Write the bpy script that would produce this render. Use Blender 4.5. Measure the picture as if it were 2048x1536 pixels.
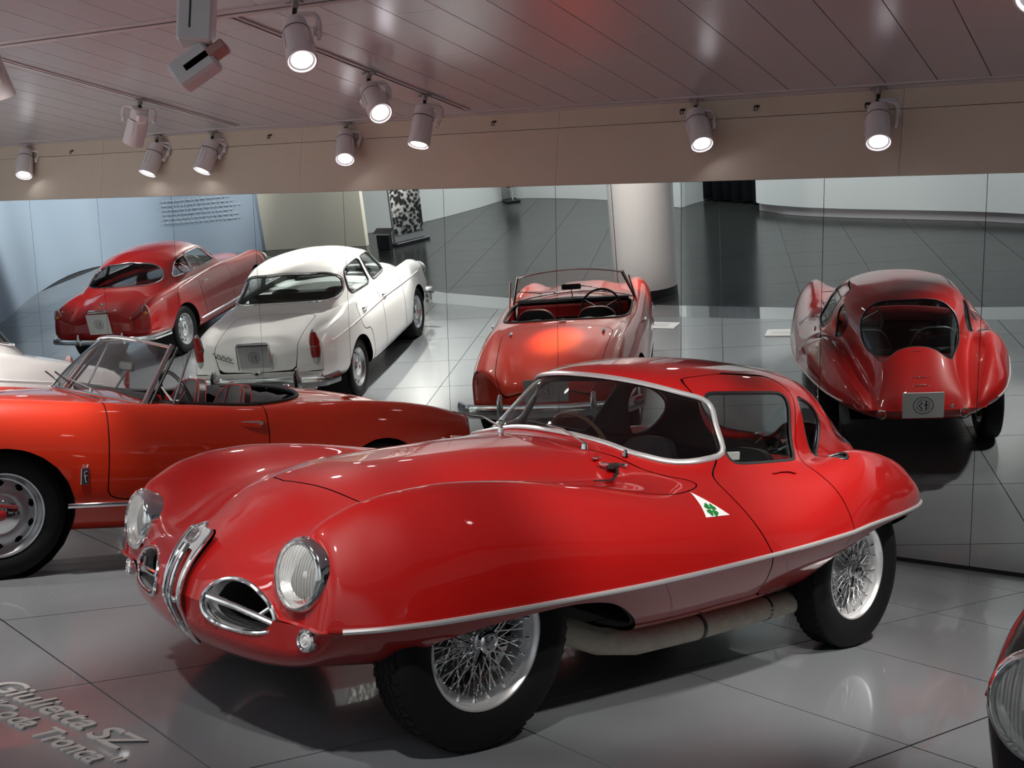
import bpy, math, random
import numpy as np
from mathutils import Vector, Matrix

for o in list(bpy.data.objects):
    bpy.data.objects.remove(o)
SC = bpy.context.scene
COL = SC.collection
rnd = random.Random(7)
pi = math.pi

# ------------------------------------------------------------------ camera, world, light, exposure
PITCH, ROLL, CAMH, FPX = -0.0336145, 0.0533140, 1.26318823, 2235.52
def make_camera():
    f = Vector((0, math.cos(PITCH), math.sin(PITCH))); r = Vector((1, 0, 0)); u = r.cross(f)
    cr, sr = math.cos(ROLL), math.sin(ROLL)
    r2 = r*cr + u*sr; u2 = -r*sr + u*cr
    cd = bpy.data.cameras.new('camera'); cd.sensor_width = 36; cd.lens = FPX/2048*36
    cd.clip_start = 0.05; cd.clip_end = 200
    c = bpy.data.objects.new('camera', cd); COL.objects.link(c)
    m = Matrix(((r2.x, u2.x, -f.x, 0), (r2.y, u2.y, -f.y, 0), (r2.z, u2.z, -f.z, CAMH), (0, 0, 0, 1)))
    c.matrix_world = m; SC.camera = c
make_camera()
w = bpy.data.worlds.new('world'); SC.world = w; w.use_nodes = True
w.node_tree.nodes['Background'].inputs[0].default_value = (0.75, 0.8, 0.9, 1)
w.node_tree.nodes['Background'].inputs[1].default_value = 0.06
SC.view_settings.view_transform = 'Standard'; SC.view_settings.look = 'None'
SC.view_settings.gamma = 1; SC.view_settings.exposure = 0.0; SC.view_settings.use_curve_mapping = False
SC.cycles.max_bounces = 10; SC.cycles.transparent_max_bounces = 16; SC.cycles.glossy_bounces = 6
SC.cycles.sample_clamp_indirect = 6

def area_light(name, loc, target, sx, sy, power, col=(1, 1, 1), spread=180):
    l = bpy.data.lights.new(name, 'AREA'); l.shape = 'RECTANGLE'; l.size = sx; l.size_y = sy
    l.energy = power; l.color = col; l.spread = math.radians(spread)
    o = bpy.data.objects.new(name, l); COL.objects.link(o); o.location = loc
    o.rotation_euler = (Vector(target)-Vector(loc)).to_track_quat('-Z', 'Y').to_euler(); return o
def spot_light(name, loc, target, power, deg=40, blend=.4, col=(1, .96, .9), r=.05):
    l = bpy.data.lights.new(name, 'SPOT'); l.energy = power; l.spot_size = math.radians(deg)
    l.spot_blend = blend; l.color = col; l.shadow_soft_size = r
    o = bpy.data.objects.new(name, l); COL.objects.link(o); o.location = loc
    o.rotation_euler = (Vector(target)-Vector(loc)).to_track_quat('-Z', 'Y').to_euler(); return o
# area lights added over the unseen hall, and fixtureless spots added over the platform
area_light('added_hall_light', (-7.5, -.4, 4.9), (-7.5, -.4, 0), 10, 2.6, 360, (.93, .97, 1), 125)
area_light('added_hall_light', (2.5, -2.6, 4.9), (2.5, -2.6, 0), 6, 2.4, 190, (.93, .97, 1), 125)
SPOTS = [ # position under the ceiling, target, watts, cone
    ((-1.9, 2.3, 2.85), (-1.0, 3.8, .6), 160, 40), ((1.6, 2.6, 2.85), (.6, 4.6, .6), 250, 50), ((-.4, 1.5, 2.85), (.1, 4.1, .4), 230, 44),
    ((2.5, 4.3, 2.9), (2.2, 5.0, 0), 330, 72), ((-2.3, 5.1, 2.9), (-2.75, 4.75, 0), 380, 62), ((-4.1, 7.2, 2.9), (-4.15, 6.9, 0), 520, 70), ((-1.0, 7.7, 2.9), (-1.9, 7.6, 0), 120, 60),
    ((-4.6, 4.4, 2.85), (-3.0, 6.2, .6), 200, 60), ((-2.6, 4.6, 2.85), (-2.2, 6.9, .7), 150, 62),
    ((-7.6, 5.6, 2.85), (-6.2, 7.6, .6), 1050, 62), ((-5.4, 6.2, 2.85), (-5.1, 8.4, .7), 1000, 62), ((-4.8, 9.6, 2.85), (-5.4, 8.4, .9), 480, 62),
    ((-10.8, 6.8, 2.85), (-9.2, 8.6, .6), 560, 60), ((-8.0, 10.6, 2.85), (-8.2, 9.6, .9), 200, 62), ((-11.6, 8.2, 2.85), (-14.0, 9.6, 2.0), 500, 90),
]
for p, t, e, d in SPOTS:
    spot_light('added_spot_light', p, t, e, d, .5)
# one narrow warm beam on the roadster's tail
spot_light('added_spot_light', (-1.55, 6.55, 2.8), (-1.12, 7.42, .88), 900, 15, 1.0, (1, .72, .20))
spot_light('added_spot_light', (-3.4, 5.6, 2.85), (-4.9, 3.5, 1.6), 260, 60, .6)  # added spot without a fixture, brightens the column
area_light('added_hall_light', (-12.2, 1.6, 4.9), (-12.6, 2.2, 0), 3, 3, 220)  # added area light, lifts the ivory wall
spot_light('added_spot_light', (-11.3, 6.9, 2.85), (-15.0, 7.6, 1.9), 420, 85, .6)  # added wash light to brighten the blue backdrop
spot_light('added_spot_light', (-10.4, 3.6, 2.85), (-13.4, 4.9, 1.4), 650, 75, .6)  # added wash light to brighten the ivory wall

# ------------------------------------------------------------------ materials
MATS = {}
def pm(name, col, rough=.5, metal=0., coat=0., spec=.5, bump=None, noise=None, emit=None, coat_rough=.03, alpha=1., trans=0.):
    m = bpy.data.materials.new(name); m.use_nodes = True; nt = m.node_tree; b = nt.nodes['Principled BSDF']
    b.inputs['Base Color'].default_value = (*col, 1); b.inputs['Roughness'].default_value = rough
    b.inputs['Metallic'].default_value = metal; b.inputs['Coat Weight'].default_value = coat
    b.inputs['Coat Roughness'].default_value = coat_rough
    b.inputs['Specular IOR Level'].default_value = spec
    if coat >= 1: b.inputs['Coat IOR'].default_value = 1.6
    if emit: b.inputs['Emission Color'].default_value = (*emit[0], 1); b.inputs['Emission Strength'].default_value = emit[1]
    tc = nt.nodes.new('ShaderNodeTexCoord')
    if noise: # (scale, amount)
        n = nt.nodes.new('ShaderNodeTexNoise'); n.inputs['Scale'].default_value = noise[0]; n.inputs['Detail'].default_value = 4
        nt.links.new(tc.outputs['Object'], n.inputs['Vector'])
        mx = nt.nodes.new('ShaderNodeMix'); mx.data_type = 'RGBA'
        k = noise[1]
        mx.inputs[6].default_value = (*[c*(1-k) for c in col], 1); mx.inputs[7].default_value = (*[min(1, c*(1+k)) for c in col], 1)
        nt.links.new(n.outputs['Fac'], mx.inputs[0]); nt.links.new(mx.outputs[2], b.inputs['Base Color'])
    if bump:
        n = nt.nodes.new('ShaderNodeTexNoise'); n.inputs['Scale'].default_value = bump[0]; n.inputs['Detail'].default_value = 3
        nt.links.new(tc.outputs['Object'], n.inputs['Vector'])
        bm_ = nt.nodes.new('ShaderNodeBump'); bm_.inputs['Strength'].default_value = bump[1]; bm_.inputs['Distance'].default_value = .01
        nt.links.new(n.outputs['Fac'], bm_.inputs['Height']); nt.links.new(bm_.outputs['Normal'], b.inputs['Normal'])
    MATS[name] = m; return m
def glassm(name, tint=(.9, .95, .95), refl=1.0):
    m = bpy.data.materials.new(name); m.use_nodes = True; nt = m.node_tree; nt.nodes.clear()
    out = nt.nodes.new('ShaderNodeOutputMaterial'); mix = nt.nodes.new('ShaderNodeMixShader')
    tr = nt.nodes.new('ShaderNodeBsdfTransparent'); tr.inputs[0].default_value = (*tint, 1)
    gl = nt.nodes.new('ShaderNodeBsdfGlossy'); gl.inputs['Roughness'].default_value = .01
    fr = nt.nodes.new('ShaderNodeLayerWeight'); pw = nt.nodes.new('ShaderNodeMath'); pw.operation = 'POWER'; pw.inputs[1].default_value = 5
    nt.links.new(fr.outputs['Facing'], pw.inputs[0])
    mm_ = nt.nodes.new('ShaderNodeMath'); mm_.operation = 'MULTIPLY_ADD'; mm_.inputs[1].default_value = .9*refl; mm_.inputs[2].default_value = .05*refl
    nt.links.new(pw.outputs[0], mm_.inputs[0]); nt.links.new(mm_.outputs[0], mix.inputs[0])
    nt.links.new(tr.outputs[0], mix.inputs[1]); nt.links.new(gl.outputs[0], mix.inputs[2]); nt.links.new(mix.outputs[0], out.inputs[0])
    MATS[name] = m; return m
M_RED = pm('red paint', (.40, .006, .005), .45, 0, 1.0, .2, noise=(3, .06))
M_RED2 = pm('warm red paint', (.47, .022, .005), .45, 0, 1.0, .2, noise=(3, .05))
M_RED3 = pm('deep red paint', (.36, .006, .006), .45, 0, 1.0, .2, noise=(3, .05))
M_WHITE = pm('white paint', (.92, .92, .91), .35, 0, 1.0, .5)
M_BLACKP = pm('black paint', (.004, .004, .006), .25, 0, .35, .3)
M_CHROME = pm('chrome', (.93, .93, .94), .08, 1.0)
M_ALU = pm('satin aluminium', (.90, .90, .91), .32, .75)
M_SILVER = pm('silver wheel paint', (.52, .53, .55), .28, .85)
M_DARKM = pm('dark metal', (.09, .09, .1), .4, .8)
M_DRUM = pm('brake drum', (.15, .145, .14), .5, .6, noise=(20, .3))
M_TYRE = pm('tyre rubber', (.008, .008, .009), .6, 0, 0, .18, bump=(60, .1))
M_RUBBER = pm('black rubber', (.01, .01, .011), .5)
M_DARK = pm('dark lining', (.010, .009, .010), .8)
M_SEAT = pm('black leather', (.010, .009, .010), .45, 0, 0, .5, bump=(25, .25))
M_PIPING = pm('red piping', (.35, .015, .02), .5)
M_REDIN = pm('red interior enamel', (.30, .01, .012), .35, 0, .5)
M_CREAMIN = pm('pale interior cloth', (.5, .48, .45), .8)
M_WRAP = pm('heat wrap', (.42, .38, .32), .9, noise=(18, .25), bump=(40, .5))
M_WOOD = pm('wood rim', (.085, .045, .022), .3, 0, .6)
M_TAIL = pm('red tail lens', (.35, .012, .008), .12, 0, 1)
M_AMBER = pm('amber lens', (.75, .22, .03), .15, 0, 1)
M_CLEAR = pm('clear lens', (.75, .75, .75), .12, .3, 1)
M_PLATE = pm('white plate', (.82, .82, .83), .5)
M_PLATEG = pm('grey plate', (.42, .43, .44), .4)
M_INK = pm('dark ink', (.02, .02, .03), .5)
M_GREEN = pm('clover green', (.01, .20, .03), .4, 0, .6)
M_GLASS = glassm('window glass', (.9, .95, .95), 1.7); M_GLASSD = glassm('thin glass', (.86, .9, .9), 1.0)
M_GLASST = glassm('deep tinted glass', (.42, .46, .46))
M_LENS = bpy.data.materials.new('fluted lamp glass'); M_LENS.use_nodes = True
_n = M_LENS.node_tree; _n.nodes.clear(); _o = _n.nodes.new('ShaderNodeOutputMaterial'); _m = _n.nodes.new('ShaderNodeMixShader'); _t = _n.nodes.new('ShaderNodeBsdfTransparent'); _g = _n.nodes.new('ShaderNodeBsdfPrincipled')
_g.inputs['Base Color'].default_value = (.97, .97, .95, 1); _g.inputs['Roughness'].default_value = .28; _g.inputs['Metallic'].default_value = .15; _m.inputs[0].default_value = .33
_w = _n.nodes.new('ShaderNodeTexWave'); _w.inputs['Scale'].default_value = 22; _w.bands_direction = 'Y'; _c = _n.nodes.new('ShaderNodeTexCoord'); _b = _n.nodes.new('ShaderNodeBump'); _b.inputs['Strength'].default_value = .5; _b.inputs['Distance'].default_value = .006
_n.links.new(_c.outputs['Object'], _w.inputs['Vector']); _n.links.new(_w.outputs['Fac'], _b.inputs['Height']); _n.links.new(_b.outputs[0], _g.inputs['Normal'])
_n.links.new(_t.outputs[0], _m.inputs[1]); _n.links.new(_g.outputs[0], _m.inputs[2]); _n.links.new(_m.outputs[0], _o.inputs[0])
M_REFLECTOR = pm('lamp reflector', (.95, .95, .95), .3, .6, bump=(30, .35))
M_TILE = pm('grey floor tile', (.175, .185, .20), .26, 0, .4, .6, noise=(1.3, .05), bump=(90, .03))
M_TILED = pm('dark floor tile', (.018, .020, .019), .20, 0, 0, .22, noise=(2, .2))
M_JOINT = pm('floor joint', (.03, .03, .03), .7)
M_BAND = pm('polished platform edge', (.12, .125, .13), .04, .0, 1.0, 1.0)
M_MIRROR = pm('mirror', (.80, .83, .81), .0, 1.0)
M_SEAM = pm('mirror seam', (.01, .01, .012), .5)
M_FASCIA = pm('beige fascia', (.66, .57, .47), .65, noise=(8, .03))
M_CEIL = pm('ceiling plank', (.64, .63, .68), .26, .15, 0, .5, noise=(2, .03))
M_CEILJ = pm('ceiling joint', (.05, .035, .04), .6)
M_TRACK = pm('ceiling track', (.62, .58, .60), .4)
M_LAMP = pm('lamp housing', (.84, .81, .83), .35, 0, .2)
M_LAMPD = pm('lamp recess', (.03, .03, .03), .5)
M_GLOW = pm('lamp light', (1, 1, 1), .5, emit=((1, .97, 1), 9))
M_WALLW = pm('white hall wall', (.80, .83, .82), .55, noise=(1, .02))
M_WALLY = pm('ivory hall wall', (.62, .61, .53), .6)
M_BLUE = pm('blue backdrop', (.36, .45, .57), .6, noise=(.8, .06))
M_CURT = pm('dark curtain', (.035, .042, .055), .85)
M_COLUMN = pm('white column', (.78, .76, .76), .4)
M_POSTER = pm('poster ink', (.05, .05, .05), .5)
M_LETTER = pm('pale lettering', (.40, .385, .38), .5)
M_TEXTB = pm('faint pale print', (.50, .57, .66), .6)
M_PINK = pm('pink bounce box', (.55, .28, .27), .4)

# ------------------------------------------------------------------ object helpers
def link(name, me, parent=None, mats=None):
    o = bpy.data.objects.new(name, me); COL.objects.link(o)
    if parent is not None: o.parent = parent
    return o
def mesh(name, V, F, mat, parent=None, smooth=True, N=None, matidx=None):
    me = bpy.data.meshes.new(name); me.from_pydata([tuple(map(float, v)) for v in V], [], [tuple(map(int, f)) for f in F]); me.update()
    for m in (mat if isinstance(mat, (list, tuple)) else [mat]): me.materials.append(m)
    if matidx is not None: me.polygons.foreach_set('material_index', matidx)
    if smooth: me.polygons.foreach_set('use_smooth', [True]*len(me.polygons))
    if N is not None and len(F): me.normals_split_custom_set_from_vertices([tuple(map(float, n)) for n in N])
    return link(name, me, parent)
def empty(name, loc=(0, 0, 0), rz=0.):
    o = bpy.data.objects.new(name, None); COL.objects.link(o); o.location = loc; o.rotation_euler = (0, 0, rz)
    o.empty_display_size = .1; return o
def tag(o, label=None, cat=None, group=None, kind=None):
    if label: o['label'] = label
    if cat: o['category'] = cat
    if group: o['group'] = group
    if kind: o['kind'] = kind
    return o
def dup(o, parent=None):
    c = o.copy(); COL.objects.link(c)
    if parent is not None: c.parent = parent
    for ch in list(o.children): dup(ch, c)
    return c
class MB:
    """collects primitive shapes into one mesh"""
    def __init__(s): s.V = []; s.F = []; s.MI = []; s.mi = 0
    def add(s, V, F):
        n = len(s.V); s.V += [tuple(map(float, v)) for v in V]; s.F += [tuple(i+n for i in f) for f in F]; s.MI += [s.mi]*len(F); return s
    def box(s, c, d, R=None):
        x, y, z = [k/2 for k in d]
        V = [Vector((a, b, e)) for a in (-x, x) for b in (-y, y) for e in (-z, z)]
        if R is not None: V = [R @ v for v in V]
        V = [v+Vector(c) for v in V]
        return s.add(V, [(0, 1, 3, 2), (4, 6, 7, 5), (0, 4, 5, 1), (2, 3, 7, 6), (0, 2, 6, 4), (1, 5, 7, 3)])
    def bbox(s, c, d, b=.01, R=None):
        """box with chamfered edges"""
        hx, hy, hz = [k/2 for k in d]; b = min(b, hx*.9, hy*.9, hz*.9); V = []; ring = []
        prof = [(-hz, b), (-hz+b, 0), (hz-b, 0), (hz, b)]
        for z, i in prof:
            X, Y = hx-i, hy-i; k = b if i == 0 else b*.6
            ring.append([(X-k, -Y, z), (X, -Y+k, z), (X, Y-k, z), (X-k, Y, z), (-X+k, Y, z), (-X, Y-k, z), (-X, -Y+k, z), (-X+k, -Y, z)])
        for r in ring: V += [Vector(p) for p in r]
        if R is not None: V = [R @ v for v in V]
        V = [v+Vector(c) for v in V]
        F = [tuple(range(7, -1, -1)), tuple(range(24, 32))]
        for j in range(3):
            for i in range(8): F.append((j*8+i, j*8+(i+1) % 8, (j+1)*8+(i+1) % 8, (j+1)*8+i))
        return s.add(V, F)
    def lathe(s, prof, n=32, axis='Y', c=(0, 0, 0), closed=False, a0=0, a1=2*pi, R=None):
        """prof: (along, radius) pairs"""
        full = abs(a1-a0-2*pi) < 1e-6; m = n if full else n+1; V = []
        for i in range(m):
            a = a0+(a1-a0)*i/n; ca, sa = math.cos(a), math.sin(a)
            for t, r in prof:
                p = {'Y': (r*ca, t, r*sa), 'X': (t, r*ca, r*sa), 'Z': (r*ca, r*sa, t)}[axis]
                p = Vector(p)
                if R is not None: p = R @ p
                V.append(p+Vector(c))
        k = len(prof); F = []
        for i in range(n):
            j = (i+1) % m
            for q in range(k-1 if not closed else k):
                q2 = (q+1) % k; F.append((i*k+q, i*k+q2, j*k+q2, j*k+q))
        return s.add(V, F)
    def tube(s, P, r, n=8, closed=False, cap=True, flat=1., up=None):
        P = [Vector(p) for p in P]; m = len(P); V = []; rr = r if hasattr(r, '__len__') else [r]*m
        t0 = (P[1]-P[0]).normalized(); u = Vector(up) if up is not None else (Vector((0, 0, 1)) if abs(t0.z) < .9 else Vector((1, 0, 0)))
        for i in range(m):
            a = P[(i-1) % m] if (closed or i > 0) else P[0]; b = P[(i+1) % m] if (closed or i < m-1) else P[m-1]
            t = (b-a); t = t.normalized() if t.length > 1e-9 else t0
            sd = t.cross(u); sd = sd.normalized() if sd.length > 1e-6 else Vector((1, 0, 0)); un = sd.cross(t).normalized()
            if up is None: u = un
            for k in range(n):
                ang = 2*pi*k/n; V.append(P[i]+sd*math.cos(ang)*rr[i]+un*math.sin(ang)*rr[i]*flat)
        F = []
        for i in range(m if closed else m-1):
            j = (i+1) % m
            for k in range(n): F.append((i*n+k, i*n+(k+1) % n, j*n+(k+1) % n, j*n+k))
        if cap and not closed: F.append(tuple(range(n-1, -1, -1))); F.append(tuple((m-1)*n+k for k in range(n)))
        return s.add(V, F)
    def sphere(s, c, r, n=12, sc=(1, 1, 1)):
        V = []; F = []
        for i in range(n//2+1):
            a = pi*i/(n//2)
            for j in range(n):
                b = 2*pi*j/n; V.append((c[0]+r*sc[0]*math.sin(a)*math.cos(b), c[1]+r*sc[1]*math.sin(a)*math.sin(b), c[2]+r*sc[2]*math.cos(a)))
        for i in range(n//2):
            for j in range(n): F.append((i*n+j, (i+1)*n+j, (i+1)*n+(j+1) % n, i*n+(j+1) % n))
        return s.add(V, F)
    def prism(s, poly, z0, z1):
        n = len(poly); V = [(p[0], p[1], z0) for p in poly]+[(p[0], p[1], z1) for p in poly]
        F = [tuple(range(n-1, -1, -1)), tuple(range(n, 2*n))]+[(i, (i+1) % n, n+(i+1) % n, n+i) for i in range(n)]
        return s.add(V, F)
    def xf(s, M):
        s.V = [tuple(M @ Vector(v)) for v in s.V]; return s
    def build(s, name, mat, parent=None, smooth=True, auto=35):
        o = mesh(name, s.V, s.F, mat, parent, smooth, matidx=s.MI)
        if smooth and auto:
            o.data.set_sharp_from_angle(angle=math.radians(auto))
        return o

# ------------------------------------------------------------------ surface tools for car bodies
def makima(x, y, xq):
    x = np.asarray(x, float); y = np.asarray(y, float); o = np.argsort(x); x = x[o]; y = y[o]
    n = len(x)
    if n == 1: return np.full(len(xq), y[0])
    h = np.diff(x); d = np.diff(y)/h
    if n == 2: s = np.array([d[0], d[0]])
    else:
        dm = np.concatenate([[2*d[0]-d[1]], d, [2*d[-1]-d[-2]]]); dm = np.concatenate([[2*dm[0]-dm[1]], dm, [2*dm[-1]-dm[-2]]])
        w1 = np.abs(dm[3:]-dm[2:-1])+np.abs(dm[3:]+dm[2:-1])/2; w2 = np.abs(dm[1:-2]-dm[:-3])+np.abs(dm[1:-2]+dm[:-3])/2
        s = np.where(w1+w2 < 1e-12, 0, (w1*dm[1:-2]+w2*dm[2:-1])/np.maximum(w1+w2, 1e-12))
    xq = np.asarray(xq, float); i = np.clip(np.searchsorted(x, xq)-1, 0, n-2); t = (xq-x[i])/h[i]; t = np.clip(t, -.5, 1.5)
    a = np.clip(t, 0, 1)
    v = (2*a**3-3*a**2+1)*y[i]+(a**3-2*a**2+a)*h[i]*s[i]+(-2*a**3+3*a**2)*y[i+1]+(a**3-a**2)*h[i]*s[i+1]
    v = v+np.where(t < 0, t*h[i]*s[i], 0)+np.where(t > 1, (t-1)*h[i]*s[i+1], 0)
    return v
def natspline(t, P, tq):
    """natural cubic spline through P (n,k) at knots t"""
    n = len(t); h = np.diff(t); A = np.zeros((n, n)); B = np.zeros(P.shape); A[0, 0] = A[-1, -1] = 1
    for i in range(1, n-1):
        A[i, i-1] = h[i-1]; A[i, i] = 2*(h[i-1]+h[i]); A[i, i+1] = h[i]; B[i] = 6*((P[i+1]-P[i])/h[i]-(P[i]-P[i-1])/h[i-1])
    Mm = np.linalg.solve(A, B); i = np.clip(np.searchsorted(t, tq, side='right')-1, 0, n-2)
    hi = h[i][:, None]; a = ((t[i+1]-tq)/h[i])[:, None]; b = ((tq-t[i])/h[i])[:, None]
    return a*P[i]+b*P[i+1]+((a**3-a)*Mm[i]+(b**3-b)*Mm[i+1])*hi*hi/6
class Shell:
    """body surface: longitudinal feature lines (keys X,Y,Z front to rear), sections splined across them"""
    def __init__(s, lines, crease=(), N=130, m=5, lf=.1, lr=.1, nf=2.2, nr=2.2, zf=None, zr=None, closeY=True, smooth=0):
        tau = (1-np.cos(np.linspace(0, pi, N)))/2; tau = .55*tau+.45*np.linspace(0, 1, N)
        grid = []
        for j, L in enumerate(lines):
            K = np.array(L['k'], float); xf, xr = L['xf'], L['xr']; X = xf+(xr-xf)*tau
            Y = makima(K[:, 0], K[:, 1], X); Z = makima(K[:, 0], K[:, 2], X)
            a = L.get('lf', lf); b = L.get('lr', lr); wf = L.get('zf', zf); wr = L.get('zr', zr)
            if a > 0:
                q = np.clip((xf-X)/a, 0, 1); Z = np.where(q < 1, wf+(Z-wf)*(1-(1-q)**nf)**(1/nf), Z)
            if b > 0:
                q = np.clip((X-xr)/b, 0, 1); Z = np.where(q < 1, wr+(Z-wr)*(1-(1-q)**nr)**(1/nr), Z)
            grid.append(np.stack([X, Y, Z], 1))
        Gd = np.array(grid).transpose(1, 0, 2) # N, J, 3
        J = Gd.shape[1]; cr = [0]+list(crease)+[J-1]; rows = []
        for r in Gd:
            parts = []
            for a, b in zip(cr[:-1], cr[1:]):
                P = r[a:b+1]; g0 = g1 = 0
                if a == 0: 
                    k = min(2, b-a); P = np.concatenate([(P[1:k+1]*[1, -1, 1])[::-1], P]); g0 = k
                if b == J-1 and closeY:
                    k = min(2, b-a); P = np.concatenate([P, (P[-k-1:-1]*[1, -1, 1])[::-1]]); g1 = k
                dd = np.maximum(np.linalg.norm(np.diff(P, axis=0), axis=1), 1e-4)**.7; t = np.concatenate([[0], np.cumsum(dd)])
                tq = []
                for i in range(g0, len(P)-1-g1): tq += list(t[i]+(t[i+1]-t[i])*np.arange(m)/m)
                tq.append(t[len(P)-1-g1]); parts.append(natspline(t, P, np.array(tq)))
            row = np.concatenate([p if i == 0 else p[1:] for i, p in enumerate(parts)]); rows.append(row)
        H = np.array(rows); H[:, 0, 1] = 0
        if closeY: H[:, -1, 1] = 0
        s.H = H; s.m = m; s.crcols = [c*m for c in crease]
        n, c = H.shape[:2]
        # normals from grid
        s.nrm = s._normals(H)
        idx = lambda i, j: i*c+j
        V = H.reshape(-1, 3); Nn = s.nrm.reshape(-1, 3)
        V2 = V*[1, -1, 1]; N2 = Nn*[1, -1, 1]; off = len(V); F = []
        mp = np.arange(len(V))+off
        for i in range(n):
            mp[idx(i, 0)] = idx(i, 0)
            if closeY: mp[idx(i, c-1)] = idx(i, c-1)
        for i in range(n-1):
            for j in range(c-1):
                a, b, d, e = idx(i, j), idx(i, j+1), idx(i+1, j+1), idx(i+1, j)
                F.append((a, e, d, b)); F.append((mp[a], mp[b], mp[d], mp[e]))
        Nn[:, :][np.isnan(Nn)] = 0
        V = np.concatenate([V, V2]); Nn = np.concatenate([Nn, N2])
        for i in range(n):
            Nn[idx(i, 0), 1] = 0
            if closeY: Nn[idx(i, c-1), 1] = 0
        Nn /= np.maximum(np.linalg.norm(Nn, axis=1, keepdims=True), 1e-9)
        fa = np.array(F); g_ = np.cross(V[fa[:, 1]]-V[fa[:, 0]], V[fa[:, 2]]-V[fa[:, 0]]); ok = (g_*Nn[fa].mean(1)).sum(1)
        half = len(F)//2; sgn = np.sign(np.median(ok[0::2])), np.sign(np.median(ok[1::2]))
        F = [tuple(reversed(f)) if sgn[i % 2] < 0 else f for i, f in enumerate(F)]
        s.S = Surf(V, Nn, F)
    def _normals(s, H):
        du = np.gradient(H, axis=0); dv = np.gradient(H, axis=1)
        nn = np.cross(dv, du); 
        l = np.linalg.norm(nn, axis=2, keepdims=True); nn = nn/np.maximum(l, 1e-12)
        # degenerate rows at the ends: reuse neighbours
        nn[0] = nn[1]; nn[-1] = nn[-2]
        # outward check
        c = H[H.shape[0]//2].mean(0); q = H[H.shape[0]//2, 0]
        if nn[H.shape[0]//2, 0, 2] < 0: nn = -nn
        return nn
class Surf:
    def __init__(s, V, N, F): s.V = np.asarray(V, float); s.N = np.asarray(N, float); s.F = F
    def compact(s):
        used = sorted({i for f in s.F for i in f}); mp = {a: b for b, a in enumerate(used)}
        return Surf(s.V[used] if used else np.zeros((0, 3)), s.N[used] if used else np.zeros((0, 3)), [tuple(mp[i] for i in f) for f in s.F])
    def clip(s, sd):
        """split along sd=0; returns (inside sd<0, outside sd>=0, cut segments (points, normals))"""
        sd = np.where(np.abs(sd) < 1e-5, 1e-5, sd); neg = sd < 0
        V = list(s.V); N = list(s.N); cache = {}; Fi = []; Fo = []; segs = []
        def cut(a, b):
            k = (a, b) if a < b else (b, a)
            if k not in cache:
                t = sd[k[0]]/(sd[k[0]]-sd[k[1]]); V.append(s.V[k[0]]*(1-t)+s.V[k[1]]*t)
                nn = s.N[k[0]]*(1-t)+s.N[k[1]]*t; N.append(nn/max(np.linalg.norm(nn), 1e-9)); cache[k] = len(V)-1
            return cache[k]
        negl = neg.tolist()
        for f in s.F:
            q = [negl[i] for i in f]
            if all(q): Fi.append(f); continue
            if not any(q): Fo.append(f); continue
            a = []; b = []; cuts = []
            n = len(f)
            for i in range(n):
                u, v = f[i], f[(i+1) % n]
                (a if negl[u] else b).append(u)
                if negl[u] != negl[v]:
                    c = cut(u, v); a.append(c); b.append(c); cuts.append(c)
            if len(a) > 2: Fi.append(tuple(a))
            if len(b) > 2: Fo.append(tuple(b))
            if len(cuts) == 2: segs.append(tuple(cuts))
        V = np.array(V); N = np.array(N)
        return Surf(V, N, Fi), Surf(V, N, Fo), chain(V, N, segs)
    def off(s, d): return Surf(s.V+s.N*d, s.N, s.F)
    def join(s, o):
        n = len(s.V); return Surf(np.concatenate([s.V, o.V]), np.concatenate([s.N, o.N]), s.F+[tuple(i+n for i in f) for f in o.F])
    def build(s, name, mat, parent):
        c = s.compact()
        return mesh(name, c.V, c.F, mat, parent, True, c.N)
    def at(s, x, y, side=1, low=None):
        """closest surface vertex in plan; returns point, normal (upper sheet)"""
        d = (s.V[:, 0]-x)**2+(s.V[:, 1]-y)**2+(0 if low is None else 0)
        d = np.where(s.N[:, 2] > .05, d, d+9); i = np.argmin(d); return s.V[i], s.N[i]
    def side(s, x, z, sg=1):
        d = (s.V[:, 0]-x)**2+(s.V[:, 2]-z)**2+np.where(s.N[:, 1]*sg > .15, 0, 9); i = np.argsort(d)[:6]
        wt = 1/(d[i]+1e-6); wt /= wt.sum(); p = (s.V[i]*wt[:, None]).sum(0); n = (s.N[i]*wt[:, None]).sum(0); return p, n/np.linalg.norm(n)
    def front(s, y, z, sg=1):
        d = (s.V[:, 1]-y)**2+(s.V[:, 2]-z)**2+np.where(s.N[:, 0]*sg > .1, 0, 9); i = np.argmin(d); return s.V[i], s.N[i]
def chain(V, N, segs):
    adj = {}
    for a, b in segs: adj.setdefault(a, []).append(b); adj.setdefault(b, []).append(a)
    out = []; seen = set()
    ends = [k for k, v in adj.items() if len(v) == 1]+list(adj)
    for st in ends:
        if st in seen: continue
        path = [st]; seen.add(st); cur = st
        while True:
            nx = [k for k in adj[cur] if k not in seen]
            if not nx: break
            cur = nx[0]; seen.add(cur); path.append(cur)
        if len(path) > 3:
            closed = path[0] in adj[path[-1]]; P = V[path]; Q = N[path]; out.append((P, Q, closed))
    return out
def resample(P, n, closed):
    P = np.asarray(P)
    if closed: P = np.concatenate([P, P[:1]])
    d = np.linalg.norm(np.diff(P, axis=0), axis=1); t = np.concatenate([[0], np.cumsum(d)])
    tq = np.linspace(0, t[-1], n+1)[:-1] if closed else np.linspace(0, t[-1], n)
    return np.stack([np.interp(tq, t, P[:, k]) for k in range(P.shape[1])], 1)
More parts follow.
